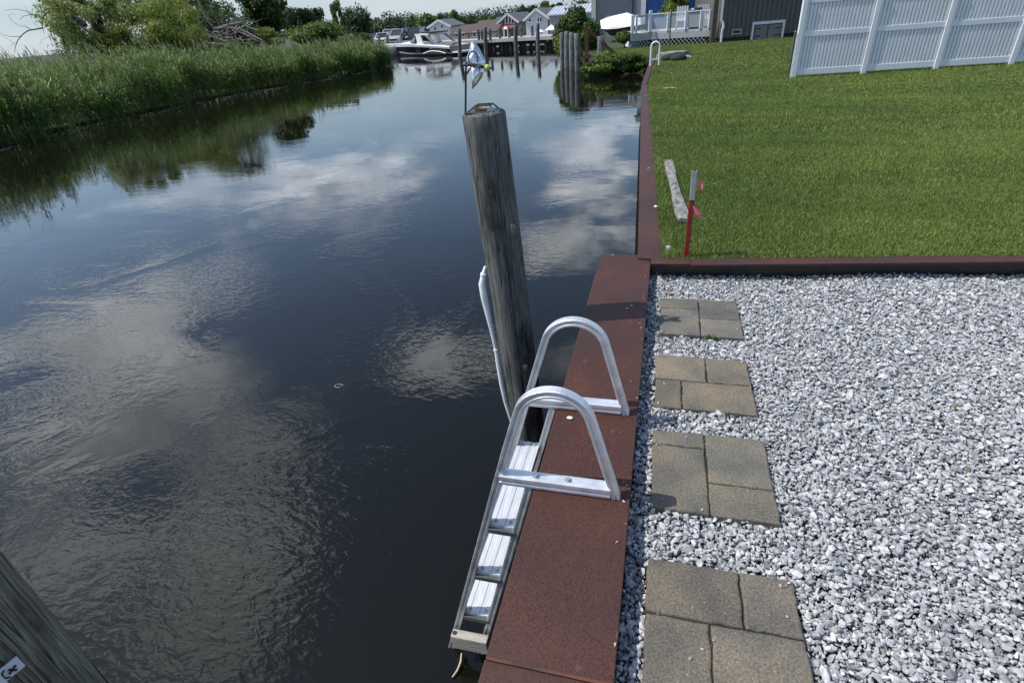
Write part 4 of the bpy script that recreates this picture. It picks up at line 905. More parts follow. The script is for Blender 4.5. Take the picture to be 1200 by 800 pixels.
p = aty(693.5, 20, 46.3); m = MB(); m.box((p.x + .12, 46.40, LOW + (zt_ - LOW) / 2), (.32, .14, zt_ - LOW)); m.build('corner_trim', CREAM, t)
p = aty(746, 10, 46.3); m = MB(); m.tube([(p.x - .35, 46.38, LOW), (p.x - .35, 46.38, zt_)], .07, 8); m.build('downspout', DARKPOLE, t)
m = MB(); m.slab([(cx_ - ww / 2 - .3, 46.2, zt_), (cx_ + ww / 2 + .3, 46.2, zt_), (cx_ + ww / 2 + .3, 50, zt_ + 1), (cx_ - ww / 2 - .3, 50, zt_ + 1)], .1); m.slab([(cx_ - ww / 2 - .3, 53.8, zt_), (cx_ + ww / 2 + .3, 53.8, zt_), (cx_ + ww / 2 + .3, 50, zt_ + 1), (cx_ - ww / 2 - .3, 50, zt_ + 1)], .1); m.build('roof', ROOFG, t)
# tarp covered boat
TY = 40.0
bb = aty(722, 38, TY); bb.z = LOW
tb = thing('tarp_covered_boat', bb, 'boat on land under a big white tarp rising to a peak left of the deck', 'boat')
def tp_(px, py, dy=0): return aty(px, py, TY + dy)
front = [tp_(704, 34), tp_(712, 34.5), tp_(724, 33.5), tp_(736, 31.5), tp_(748, 30), tp_(764, 27.5)]
ridge = [tp_(703.5, 24, .7), tp_(712, 20.5, 1), tp_(724, 17.5, 1.2), tp_(735, 15, 1.3), tp_(745, 19, 1.2), tp_(763, 26, .8)]
back = [p + Vector((0, 2.6, 0)) for p in front]
m = MB(); k = len(front); mid = [(a + b) / 2 + Vector((0, .1, -.06)) for a, b in zip(front, ridge)]
vs = front + mid + ridge + back; m.add(vs, [(r * k + i, r * k + i + 1, (r + 1) * k + i + 1, (r + 1) * k + i) for r in range(3) for i in range(k - 1)] + [(0, k, 2 * k, 3 * k), (k - 1, 4 * k - 1, 3 * k - 1, 2 * k - 1)], True); m.build('tarp', TARP, tb)
m = MB(); hull = [tp_(706, 33.8, .1), tp_(762, 27.8, .1)]
a, b = hull; lowr = [Vector((a.x + .5, a.y + .5, LOW + .35)), Vector((b.x - .4, b.y + .5, LOW + .35))]
vs = [a, b, b + Vector((0, 2.2, 0)), a + Vector((0, 2.2, 0)), lowr[0], lowr[1], lowr[1] + Vector((0, 1.2, 0)), lowr[0] + Vector((0, 1.2, 0))]
m.add(vs, [(0, 1, 2, 3), (4, 5, 6, 7), (0, 1, 5, 4), (1, 2, 6, 5), (2, 3, 7, 6), (3, 0, 4, 7)]); m.build('hull', pmat('dull_grey_hull', (.10, .11, .115), (.07, .075, .08), 3, .6), tb)
for q_ in (.25, .75): c = lowr[0].lerp(lowr[1], q_); m = MB(); m.box((c.x, c.y + .6, LOW + .17), (.3, 1.3, .36)); m.build('stand', BLACKP, tb)

# ------------------------------------------------------------------ leafy things
def leaf_mesh(clumps, size, tones, jit=.25, up=.35, droop=0.0):
    """clumps: (centre, radii, count, shade index); rhombic leaves spread mostly through the outer volume of every clump"""
    Vs, Ts = [], []
    for c, r, cnt, ti in clumps:
        d = RNG.normal(0, 1, (cnt, 3)); d /= np.linalg.norm(d, axis=1)[:, None]; rad = RNG.uniform(.25, 1.0, cnt) ** .6
        P = np.array(c) + d * rad[:, None] * np.array(r) * (1 + RNG.normal(0, .10, (cnt, 1)))
        nrm = d * .8 + RNG.normal(0, .6, (cnt, 3)); nrm[:, 2] += up; nrm /= np.linalg.norm(nrm, axis=1)[:, None]
        a = np.cross(nrm, RNG.normal(0, 1, (cnt, 3))); a[:, 2] -= droop; a -= nrm * np.sum(a * nrm, 1)[:, None]; a /= np.linalg.norm(a, axis=1)[:, None] + 1e-9; b = np.cross(nrm, a)
        s_ = size * RNG.uniform(.6, 1.35, cnt)[:, None]; asp = .55 if droop == 0 else .28
        Vs.append(np.stack([P - a * s_, P + b * s_ * asp, P + a * s_, P - b * s_ * asp], 1).reshape(-1, 3))
        t = np.array(tones[ti % len(tones)]) * RNG.uniform(1 - jit, 1 + jit, (cnt, 1)); Ts.append(np.repeat(t, 4, 0))
    V = np.concatenate(Vs); return V, np.arange(len(V)).reshape(-1, 4), np.concatenate(Ts)
def wander(a, b, n, amt):
    a, b = Vector(a), Vector(b); L = (b - a).length; return [a.lerp(b, i / n) + (Vector((random.gauss(0, 1), random.gauss(0, 1), random.gauss(0, .6))) * amt * L if 0 < i < n else Vector()) for i in range(n + 1)]
def tree(name, label, px, py, rx, ry, Y, zb, tones, n=5000, leaf=None, clumps=14, cat='tree', group=None, depth=1.0, fill=.42, droop=0, stems=1, low=0.0, bark=BARK):
    c = aty(px, py, Y); s_ = scale_at(px, py, Y); rx, ry = rx * s_, ry * s_; root = thing(name, (c.x, Y, zb), label, cat, group)
    cl = []; cents = []
    for k in range(clumps):
        while True:
            d = Vector((random.uniform(-1, 1), random.uniform(-1, 1), random.uniform(-1, 1)))
            if .25 < d.length < 1: break
        p = Vector((c.x + d.x * rx * .78, Y + d.y * rx * depth * .78, c.z + d.z * ry * .76)); f = fill * random.uniform(.65, 1.25)
        cl.append((p[:], (rx * f, rx * f * depth, ry * f * 1.05), int(n / clumps), random.randrange(len(tones)))); cents.append(p)
    V, F, T = leaf_mesh(cl, leaf or max(1.15 * s_, .05), tones, droop=droop)
    k = V[:, 2].reshape(-1, 4).min(1) > zb + low; F = F[k]
    np_mesh('crown', V, F, LEAF, T, root, root.location)
    m = MB(); r0 = max(.05, min(rx, ry) * .075)
    for q in range(stems):
        a = Vector((c.x + (random.uniform(-.3, .3) * rx if stems > 1 else 0), Y, zb - .15)); tpz = Vector((c.x, Y, c.z + ry * .3))
        path = wander(a, tpz, 5, .03); m.tube(path, [r0 * (1 - .15 * i) for i in range(6)], 8)
    for p in cents[:9]: m.tube(wander(path[random.choice((2, 3))], p, 3, .05), [r0 * .45, r0 * .32, r0 * .2, r0 * .1], 6)
    m.build('trunk', bark, root); return root
G1 = [(.095, .155, .030), (.125, .185, .040), (.070, .115, .024)]                   # mid green
GD = [(.042, .078, .020), (.062, .100, .026), (.032, .058, .016)]                   # dark green
GY = [(.215, .275, .055), (.17, .235, .045), (.25, .285, .07)]                     # yellow green
GP = [(.125, .165, .060), (.155, .195, .080), (.09, .13, .045)]                    # grey green
GW = [(.26, .31, .10), (.31, .35, .125), (.20, .25, .075), (.31, .34, .075)]
GB = [(.070, .115, .045), (.050, .088, .038), (.090, .13, .055)]                   # distant
MZ = -0.98
tree('willow_tree', 'grey green willow leaning over the reeds at the left of the photo', 105, 24, 48, 40, 29, MZ, GW, 16000, .105, 52, droop=.9, fill=.21, stems=3, bark=BARK)
tree('willow_bush', 'yellow green willow bush between the leaning willow and the dead branches', 190, 30, 48, 30, 31, MZ, GY, 14000, .10, 44, 'bush', droop=.7, fill=.25, stems=4)
tree('cottonwood_tree', 'tall loose pale green tree behind the yellow green willow bush', 205, 2, 72, 42, 40, MZ, GP, 9000, .14, 44, fill=.20, stems=2)
tree('maple_tree', 'dense dark round maple above the reeds left of the far houses', 306, 8, 31, 27, 47, MZ, GD + [(.06, .09, .02)], 12000, .14, 26, fill=.36)
tree('low_shrub', 'yellow green shrub in front of the dark maple', 310, 44, 22, 10, 42, MZ, GY, 3000, .10, 9, 'bush', stems=3)
tree('low_shrub', 'light green shrub at the right of the dark maple behind the reeds', 370, 40, 34, 13, 46, MZ, G1 + [GY[1]], 7500, .10, 18, 'bush', stems=3)
tree('low_shrub', 'flat green shrub behind the reed tip left of the parked cars', 413, 45, 20, 8, 50, MZ, G1, 4200, .10, 12, 'bush', stems=3)
tree('alder_tree', 'soft green tree right of the dark maple', 347, 27, 20, 16, 58, MZ, GB, 4000, .16, 12, fill=.36)
tree('poplar_tree', 'slender pale tree standing taller than its neighbours left of the harbour', 397, 21, 8, 17, 64, MZ, GP, 1800, .16, 12, fill=.3)
tree('poplar_tree', 'slim grey green tree beside the soft green tree', 376, 26, 10, 13, 60, MZ, GB, 1800, .16, 10, fill=.34)
far = [(421, 24, 14, 14, 'round dark tree left of the parked cars', GB), (453, 30, 16, 13, 'broad round tree behind the white parked cars', GB), (484, 29, 11, 10, 'rounded tree behind the dark parked cars', GB), (503, 26, 11, 10, 'bushy tree left of the small white gable', G1),
       (521, 22, 9, 10, 'upright tree behind the small white gable', GB), (533, 25, 6, 9, 'narrow tree right of the small white gable', G1), (541, 28, 6, 7, 'small rounded tree left of the long brown roof', GB), (551, 23, 7, 6, 'round tree above the long brown roof', GB), (567, 24, 9, 4, 'low tree line clump over the brown roof', G1), (578, 23, 5, 4, 'small tree between brown roof and dark gable', GB),
       (614, 18, 6, 9, 'dark tree between the dark gable and the white gable', GD), (624, 12, 5, 6, 'tree behind the left slope of the white gable house', GB), (638, 9, 5, 6, 'tree rising behind the white gable house', G1), (649, 9, 5, 4, 'small dark tree above the metal roof', GD), (656, 7, 5, 4, 'leafy tree above the metal roof', GB), (682, 6, 6, 6, 'tree rising between metal roof and beige building', GB)]
for k, (px, py, rx, ry, lb, tn) in enumerate(far): tree('deciduous_tree', lb, px, py + 4 + ry * .2, rx * 1.35, ry * 1.15 + 4, 92 + (k * 7) % 17, -.78, tn, 3200, .24, 16, fill=.38, group='trees on the far shore')
tree('small_tree', 'small leafy tree growing behind the deck railing', 788, 8, 22, 20, D1.y + 3.6, LOW, G1 + [GY[1]], 4500, .09, 16, fill=.34)
tree('vine_shrub', 'big rounded vine covered shrub at the water behind the old pilings', 679, 46, 35, 33, 33.6, WATER, G1 + [GD[1], GY[1]], 30000, .075, 40, 'shrub', fill=.30, stems=4, depth=.7)
tree('vine_shrub', 'low spreading bush hanging over the water beside the seawall bend', 721, 78, 42, 15, 26.2, WATER - .1, G1 + [GY[1]], 22000, .062, 34, 'shrub', fill=.28, stems=4, depth=.5)
tree('round_bush', 'small round bush at the left end of the raised deck', 731, 44, 8, 9, 33.4, LOW, G1, 2500, .08, 8, 'bush', fill=.45, stems=2)

# leaning limbs and bare tree of the left bank
lt = aty(64, 40, 27.5); bt = thing('bare_tree', (lt.x, 27.5, MZ), 'leafless dead branches reaching left against the sky', 'tree')
def px_tube(m, pts, radii, Y, dy=0.0, n=6): m.tube([aty(a, b, Y + dy * i) for i, (a, b) in enumerate(pts)], radii, n)
m = MB(); px_tube(m, [(86, 84), (80, 62), (72, 40), (66, 22), (62, 12), (58, 15)], [.12, .11, .10, .08, .07, .06], 29.6); m.build('limb', BARK, bt); m = MB(); px_tube(m, [(128, 60), (112, 12), (104, 7), (90, -1), (78, -7)], [.17, .16, .15, .14, .12], 30.2, -.5); m.build('limb', BARK, bt); m = MB(); px_tube(m, [(100, 30), (80, 14), (63, 6), (55, 1), (47, -1), (45, 2)], [.13, .12, .11, .09, .07, .04], 27.5); m.build('limb', BARK, bt)
tw = [([(58, 14.5), (51, 19), (49.5, 25), (50, 33)], .055), ([(50, 33), (42, 34.5), (33, 36), (27, 40), (21, 47), (18, 55), (17, 62)], .04), ([(50, 22), (44, 17.5), (36, 17.5), (28, 19), (23, 23)], .026), ([(37, 17), (31, 13.5), (20, 11), (10, 12), (5, 13)], .02), ([(38, 35), (30, 32), (22, 30), (13, 24), (10, 18), (14, 15.5), (18, 18)], .014),
      ([(24, 43), (12, 43), (4, 41), (-4, 36)], .018), ([(64, 20), (60, 26), (57, 28), (53, 27)], .022), ([(58, 28), (60, 36), (59, 42), (49, 47), (46, 54)], .013), ([(60, 40), (64, 52), (70, 58)], .012), ([(35, 17), (30, 9), (28, 7)], .011), ([(45, 32), (37, 25)], .010), ([(35, 34), (26, 27)], .010), ([(50, 33), (52, 41)], .018), ([(50, 15), (42, 8), (36, 0)], .010), ([(16, 51), (8, 45), (0, 41)], .010), ([(19, 50), (14, 53), (9, 55)], .01), ([(53, 14), (50, 7)], .012), ([(72, 40), (76, 52), (78, 64)], .05)]
m = MB()
for pts, r_ in tw: px_tube(m, pts, [r_ * (1 - .75 * i / (len(pts) - 1)) for i in range(len(pts))], 27.4, .02, 5)
m.build('twigs', BARK, bt)
bp_ = aty(252, 45, 36); br_ = thing('brush_pile', (bp_.x, 36, MZ), 'tangle of bleached dead branches between the bushes and the dark maple', 'brush pile')
m = MB()
for k in range(95):
    a = aty(random.uniform(222, 282), random.uniform(34, 54), 36 + random.uniform(-1.5, 1.5)); an = random.choice((random.uniform(-.5, .5), random.uniform(2.6, 3.6), random.uniform(.9, 2.2))); L = random.uniform(.8, 2.6)
    b = a + Vector((math.cos(an) * L, random.uniform(-.4, .4), math.sin(an) * L * .55)); m.tube(wander(a, b, 4, .06), [.045, .04, .03, .02, .008], 5)
for pts in (((232, 0), (238, 14), (244, 26), (252, 34)), ((252, 34), (266, 30), (284, 26)), ((262, 30), (285, 36), (308, 48)), ((270, 33), (290, 42), (304, 46)), ((283, 24), (290, 32), (302, 36))): px_tube(m, pts, [.07, .06, .05, .03][:len(pts)], 35.6)
m.build('dead_branches', DEADWOOD, br_)
V, F, T = leaf_mesh([(aty(x, y, 37.4)[:], (2.2, 1, 1.3), 900, k) for k, (x, y) in enumerate(((228, 46), (250, 42), (272, 44), (240, 34), (268, 33)))], .12, GD, .3); np_mesh('dark_leaves', V, F, LEAF, T, br_, br_.location)

# ------------------------------------------------------------------ reed bed
def edge_at(s):
    acc = 0
    for a, b in zip(REED[:-1], REED[1:]):
        L = (b - a).length
        if acc + L >= s: return a.lerp(b, (s - acc) / L), (b - a).normalized()
        acc += L
    return REED[-1], (REED[-1] - REED[-2]).normalized()
RL = sum((b - a).length for a, b in zip(REED[:-1], REED[1:]))
def make_reeds():
    base = []; hgt = []
    for dmax, dens in ((.6, 75), (2.2, 34), (6.0, 15), (15.0, 6.5)):
        d0 = {.6: 0, 2.2: .6, 6.0: 2.2, 15.0: 6}[dmax]; n = int(RL * (dmax - d0) * dens)
        for _ in range(n):
            s_ = random.uniform(0, RL); p, t = edge_at(s_); nn = Vector((-t.y, t.x, 0)); d = random.uniform(d0, dmax) + .35 * math.sin(s_ * 1.7) + .3 * math.sin(s_ * .63 + 1)
            q = p + nn * d
            if s_ > RL - 9 and d > 1.0 + (RL - s_) * .75: continue
            if q.y < 2: continue
            base.append((q.x, q.y)); f = min(1, .62 + .38 * d / 1.3)
            end = min(1, .66 + .34 * (RL - s_) / 14)
            hgt.append((1.13 if random.random() < .05 else 1) * 2.34 * f * end * random.uniform(.80, 1.09) * (1 + .07 * math.sin(s_ * .9 + d) + .05 * math.sin(s_ * 2.3 + 2 * d)))
    for d in range(900):   # rounded tip of the bed
        a = random.uniform(-1.7, 1.5); r_ = random.uniform(0, 1) ** .5 * 2.6; c = REED[-1] + Vector((-2.4, .2, 0)); base.append((c.x + r_ * math.cos(a), c.y + r_ * math.sin(a))); hgt.append(random.uniform(1.1, 1.75) * (1.15 - r_ * .12))
    B = np.array(base); H = np.array(hgt); n = len(B); P = np.concatenate([B, np.full((n, 1), WATER - .05)], 1)
    Vs, Fs, Ts = [], [], []; o = 0
    dryf = RNG.uniform(0, 1, n)
    clump = .5 + .5 * np.sin(B[:, 0] * 1.9 + 2 * np.sin(B[:, 1] * .8)) * np.sin(B[:, 1] * 1.4)
    g = np.stack([.085 + .055 * clump, .165 + .055 * clump, .034 + .012 * clump], 1) * RNG.uniform(.7, 1.25, (n, 1))
    wind = np.array([-.12, .02, 0])
    lean = RNG.normal(0, .09, (n, 3)) + wind; lean[:, 2] = 0
    def at(t): return P + np.array([0, 0, 1]) * (H * t)[:, None] + lean * (H * t ** 1.7)[:, None]
    # stems
    a = RNG.uniform(0, np.pi, n); sd = np.stack([np.cos(a), np.sin(a), np.zeros(n)], 1) * .0075
    V = np.stack([P - sd, P + sd, at(.5) + sd, at(.5) - sd, at(.97)], 1).reshape(-1, 3); k = (np.arange(n) * 5)[:, None]
    Fs.append(np.concatenate([k + np.array([[0, 1, 2]]), k + np.array([[0, 2, 3]]), k + np.array([[3, 2, 4]])]) + o); Vs.append(V); Ts.append(np.repeat(np.where((dryf < .14)[:, None], np.array([.22, .20, .11]), g * .8), 5, 0)); o += len(V)
    # leaves
    for j in range(10):
        t0 = RNG.uniform(.02 if j < 4 else .3, .96, n); ang = RNG.uniform(0, 2 * np.pi, n); L = RNG.uniform(.34, .74, n) * (.75 + .4 * (1 - t0)); el = RNG.uniform(.35, 1.25, n)
        q0_ = P + np.array([0, 0, 1]) * (H * t0)[:, None] + lean * (H * t0 ** 1.7)[:, None]
        d = np.stack([np.cos(ang) * np.cos(el) - .25, np.sin(ang) * np.cos(el), np.sin(el)], 1); d /= np.linalg.norm(d, axis=1)[:, None]
        s_ = np.stack([-np.sin(ang), np.cos(ang), RNG.normal(0, .3, n)], 1); s_ /= np.linalg.norm(s_, axis=1)[:, None]; wv = RNG.uniform(.012, .025, n)[:, None]
        m1 = q0_ + d * (L * .5)[:, None]; tp = q0_ + d * (L * .92)[:, None] - np.array([0, 0, 1]) * (L * RNG.uniform(.05, .45, n))[:, None]
        V = np.stack([q0_ - s_ * wv * .5, q0_ + s_ * wv * .5, m1 + s_ * wv, m1 - s_ * wv, tp], 1).reshape(-1, 3)
        Fs.append(np.concatenate([k + np.array([[0, 1, 2]]), k + np.array([[0, 2, 3]]), k + np.array([[3, 2, 4]])]) + o); Vs.append(V); o += len(V)
        c = g * RNG.uniform(.75, 1.35, (n, 1)); dd = (RNG.uniform(0, 1, n) < .05) | ((t0 < .2) & (RNG.uniform(0, 1, n) < .12)); c[dd] = np.array([.28, .25, .15]) * RNG.uniform(.6, 1.1, (dd.sum(), 1)); Ts.append(np.repeat(c, 5, 0))
    # seed plumes
    idx = np.where(RNG.uniform(0, 1, n) < .20)[0]; tp = at(1.0)[idx]; nn = len(idx); kk = (np.arange(nn) * 4)[:, None]
    for j in range(3):
        ang = RNG.uniform(0, np.pi, nn); s_ = np.stack([np.cos(ang), np.sin(ang), np.zeros(nn)], 1) * RNG.uniform(.012, .026, (nn, 1)); ln = RNG.uniform(.20, .34, nn)[:, None] * np.array([[-.35, 0, 1]]) + RNG.normal(0, .03, (nn, 3))
        V = np.stack([tp - ln * .3, tp + s_ + ln * .3, tp + ln, tp - s_ + ln * .25], 1).reshape(-1, 3); Fs.append(np.concatenate([kk + np.array([[0, 1, 2]]), kk + np.array([[0, 2, 3]])]) + o); Vs.append(V); o += len(V)
        Ts.append(np.repeat(np.array([.42, .37, .20]) * RNG.uniform(.7, 1.25, (nn, 1)), 4, 0))
    tag(np_mesh('reed_bed', np.concatenate(Vs), np.concatenate(Fs), REEDM, np.concatenate(Ts)), 'dense bed of tall green reeds along the left bank of the canal', 'reeds', kind='stuff')
make_reeds()
# pale reed litter along the waterline
m = MB()
for k in range(70):
    s_ = random.uniform(9, RL - 1); p, t = edge_at(s_); nn = Vector((-t.y, t.x, 0)); q = p - nn * random.uniform(-.3, .45); an = math.atan2(t.y, t.x) + random.gauss(0, .25); L = random.uniform(.15, .8); d = Vector((math.cos(an), math.sin(an), 0)) * L
    m.tube([q + UP * .012, q + d * .5 + UP * .018, q + d + UP * .012], [.008, .013, .006], 5)
tag(m.build('reed_litter', pmat('dry_reed', (.20, .18, .12), (.14, .13, .09), 3, .9)), 'pale dead reed stalks drifting along the foot of the reeds', 'reed litter', kind='stuff')
# hazy wood on the left horizon
cl = [((-900 + 60 * k + random.uniform(-20, 20), 900 + random.uniform(-60, 60), .5), (45, 20, 5 + random.uniform(0, 3)), 260, k) for k in range(24)]
V, F, T = leaf_mesh(cl, 3.0, [(.09, .12, .12), (.08, .105, .10)], .15); tag(np_mesh('distant_wood', V, F, LEAF, T), 'faint strip of woodland far away on the left horizon', 'wood', kind='stuff')

cl = [((-330 + 17 * k + random.uniform(-6, 6), 300 + random.uniform(-20, 20), 1.4), (13, 8, 3.4 + random.uniform(0, 2.0)), 800, k) for k in range(30)]
V, F, T = leaf_mesh(cl, .6, [(.055, .085, .05), (.045, .07, .042)], .2); tag(np_mesh('far_wood', V, F, LEAF, T), 'low hazy strip of woodland behind the far houses', 'wood', kind='stuff')

# ------------------------------------------------------------------ old pilings, rusty frame, hoop ladder, slab
def plain_piling(px, pyw, pyt, zb, r_, label, group, name='piling', mat=PILE, lean=0):
    b = atz(px, pyw, zb); tz = aty(px + lean, pyt, b.y); root = thing(name, b, label, 'piling', group)
    m = piling_mesh((b.x, b.y, zb - .8), (tz.x, b.y + random.uniform(-.05, .05), tz.z), r_ * 1.04, r_ * .97, 14, 10, .10); m.build('shaft', mat, root)
    return root
for px, w_, t_, r_, lb in ((659.5, 77.5, 38.8, .13, 'leftmost of the row of old pilings by the vine covered shrub'), (664.5, 79.5, 37.2, .15, 'second from the left in the row of old pilings by the shrub'), (670.5, 81.5, 38.6, .14, 'third from the left in the row of old pilings by the shrub'), (677, 83, 39.6, .14, 'rightmost of the row of old pilings by the shrub')):
    plain_piling(px, w_, t_, WATER, r_, lb, 'old pilings at the shrub', 'piling', PILEL, random.uniform(-1.2, .4))
b = atg(704, 69); b.z = LOW; plain_piling(704, 70, 43, LOW, .15, 'short grey piling standing under the rusty frame above the low bush', 'old pilings at the shrub', 'piling', PILEL)
fb_ = atg(687.5, 68); fr = thing('rusty_frame', fb_, 'rusty steel post with a long sloping brace beside the vine shrub', 'frame')
tpz = aty(687, 33, fb_.y); e = atg(723, 65.5)
m = MB(); m.bar(fb_ - UP * .2, Vector((fb_.x, fb_.y, tpz.z)), .16, .16, up=(0, 1, 0)); m.build('upright', RUST, fr); m = MB(); m.bar(Vector((fb_.x - .05, fb_.y - .02, tpz.z + .02)), e, .13, .13); m.build('brace', RUST, fr); m = MB(); m.box(fb_ + UP * .05, (.34, .3, .16)); m.build('footing', RUST, fr)
hb = aty(764.5, 76, 19.0); hz_t = aty(768, 50.5, 20.0)
h0_ = atg(764.5, 77, .05); h1_ = atg(773, 66, .05); hp_ = thing('hoop_ladder', h0_, 'small white hooped ladder rail at the far bend of the seawall', 'ladder')
zt2 = aty(766, 49.5, h0_.y).z; hc = (Vector((h0_.x, h0_.y, 0)) + Vector((h1_.x, h1_.y, 0))) / 2
a = Vector((aty(763, 62, h0_.y).x, h0_.y, 0)); bx = aty(773, 60, h0_.y).x; r_ = (bx - a.x) / 2
m = MB(); path = [(a.x, a.y, z) for z in (WATER - .3, -.3, zt2 - r_)] + [(a.x + r_ - r_ * math.cos(q), a.y, zt2 - r_ + r_ * math.sin(q)) for q in np.linspace(.2, math.pi - .2, 9)] + [(bx, a.y, zt2 - r_), (bx, a.y, h1_.z)]
m.tube(path, .036, 8); m.build('hoop', WHITE, hp_)
for z in (-.25, -.6): m = MB(); m.bar((a.x, a.y, z), (bx, a.y, z), .05, .05); m.build('rung', WHITE, hp_)
s0 = atg(779, 70.5); s1 = atg(800, 65); sl_ = thing('stone_slab', (s0 + s1) / 2, 'low grey stone slab partly under dark cloth at the far seawall corner', 'stone')
m = MB(); n_ = 12; c = (s0 + s1) / 2; w2 = (s1 - s0).length * .40
vs = [c + Vector((math.cos(2 * math.pi * k / n_) * w2 * random.uniform(.9, 1.05), math.sin(2 * math.pi * k / n_) * .5 + (math.cos(2 * math.pi * k / n_)) * .6, -.05)) for k in range(n_)]; tp2 = [v * 1 + UP * (.24 + random.uniform(-.05, .05)) - (v - c) * .12 for v in vs]
m.add(vs + tp2, [(k, (k + 1) % n_, n_ + (k + 1) % n_, n_ + k) for k in range(n_)] + [tuple(range(n_, 2 * n_))]); m.build('slab', STONE, sl_)
m = MB()
for (px, rr) in ((784, .26), (795, .26)): q = atg(px, 68, .10) + Vector((0, -.1, 0)); m.ball(q, rr, 10, 7, (1.2, .7, .6))
m.build('dark_cloth', pmat('dark_cloth', (.018, .02, .018), (.035, .04, .03), 10, .9, .8, 20), sl_)
p = atg(801, 66.5, .04); m = MB(); m.slab([p + Vector(v) for v in ((-.22, .05, .06), (.05, -.05, .06), (.3, -.12, .02), (.1, .12, .04))], .06); tag(m.build('plank', WHITE), 'short white slat lying on the grass right of the stone slab', 'slat')
# floating foam ring
p = atz(397, 452, WATER + .004); m = MB(); m.tube([p + Vector((.035 * math.cos(a), .022 * math.sin(a), 0)) for a in np.linspace(0, 5.6, 20)], .003, 5); tag(m.build('floating_leaf', pmat('pale_leaf', (.30, .30, .26), None, 20, .6)), 'tiny curled leaf floating alone on the open water', 'leaf')

# ------------------------------------------------------------------ pier with mooring pilings
PB = atz(604, 59.5, WATER); PYY = PB.y
PLX = aty(440, 60, PYY + 6); zt3 = aty(604, 44.3, PYY).z
zt3 = PYZ; pr_l = Vector((PIER_L.x, PIER_L.y, 0)); pr_r = Vector((PIER_R.x, PIER_R.y, 0)); PYY = atz(604, 44.6, PYZ).y
pier = thing('pier', (-15, PYY, WATER), 'long pale decked pier over black timber cribbing across the canal', 'pier')
m = MB(); m.slab([Vector((a, b, zt3)) for a, b in ((pr_l.x, pr_l.y), (pr_r.x, pr_r.y), (pr_r.x, pr_r.y + 3.4), (pr_l.x, pr_l.y + 3.4))], .26); m.build('deck_slab', CONC, pier)
pd = (pr_r - pr_l).normalized(); pn_ = Vector((pd.y, -pd.x, 0)); Lp = (pr_r - pr_l).length; RP = Matrix((pd, -pn_, UP)).transposed()
m = MB(); m.box((pr_l + pr_r) / 2 - pn_ * 1.7 + UP * ((WATER - 1 + zt3 - .27) / 2), (Lp, 2.9, zt3 - .27 - WATER + 1), RP)
for i in range(int(Lp / .9)): m.box(pr_l + pd * (.45 + .9 * i) - pn_ * .2 + UP * ((WATER + zt3 - .27) / 2), (.16, .1, zt3 - WATER - .27), RP)
m.build('crib_wall', CRIB, pier)
for i in range(int(Lp / .9) - 1):
    for z in (.30, .62):
        if random.random() < .38 and 8 < i < 30 and False: pass
m = MB()
for i in range(26):
    x_ = Lp - 1.0 - random.uniform(0, 14); m.box(pr_l + pd * x_ - pn_ * .16 + UP * (WATER + random.choice((.25, .52)) + random.uniform(-.04, .04)), (random.uniform(.2, .4), .1, random.uniform(.12, .22)), RP, .02)
m.build('crib_stones', STONE, pier)
MP = [(568.5, 64, 32, 'tall dark mooring piling right of the pinwheel'), (604, 61.5, 30, 'tall dark mooring piling in front of the dark gable house'), (630, 60.5, 27.5, 'tall dark mooring piling in front of the white gable house'), (538, 66, 34, 'dark mooring piling at the stern of the moored cruiser'), (444, 62, 42, 'leftmost mooring piling in front of the parked cars'), (453.5, 62, 41, 'mooring piling second from left in front of the parked cars'), (470, 62, 39, 'mooring piling beside the bow of the moored cruiser')]
for px, w_, t_, lb in MP: plain_piling(px, w_, t_, WATER, .15, lb, 'mooring pilings along the pier', 'mooring_piling', PILED)
def deck_post(px, pyt, label, dy=1.2, w_=.24, grp='short posts on the pier'):
    q = aty(px, 44, PYY + dy); top = aty(px, pyt, PYY + dy).z; t = thing('pier_post', (q.x, PYY + dy, zt3), label, 'post', grp); m = MB(); m.tube([(q.x, PYY + dy, zt3), (q.x, PYY + dy, top)], [w_ / 2, w_ / 2 * .95], 10); m.build('shaft', PILED, t); m = MB(); m.tube([(q.x, PYY + dy, top), (q.x, PYY + dy, top + .05)], [w_ / 2 * .98, w_ / 2 * .5], 10); m.build('post_cap', PILED, t)
for px, pyt, nm in ((561, 35, 'left end of the brown roofed house'), (565, 35.5, 'left of the tall piling by the pinwheel'), (574.5, 34, 'right of the tall piling by the pinwheel'), (586, 32.5, 'under the red canopy of the dark gable house'), (597, 32, 'left of the tall piling before the dark gable'), (611, 31.5, 'between the two gable houses'), (624, 30.5, 'under the white gable house'), (651, 28, 'beside the white boat canopies')):
    deck_post(px, pyt, 'short dark post on the pier at the ' + nm if nm.startswith('left end') else 'short dark post on the pier, ' + nm)

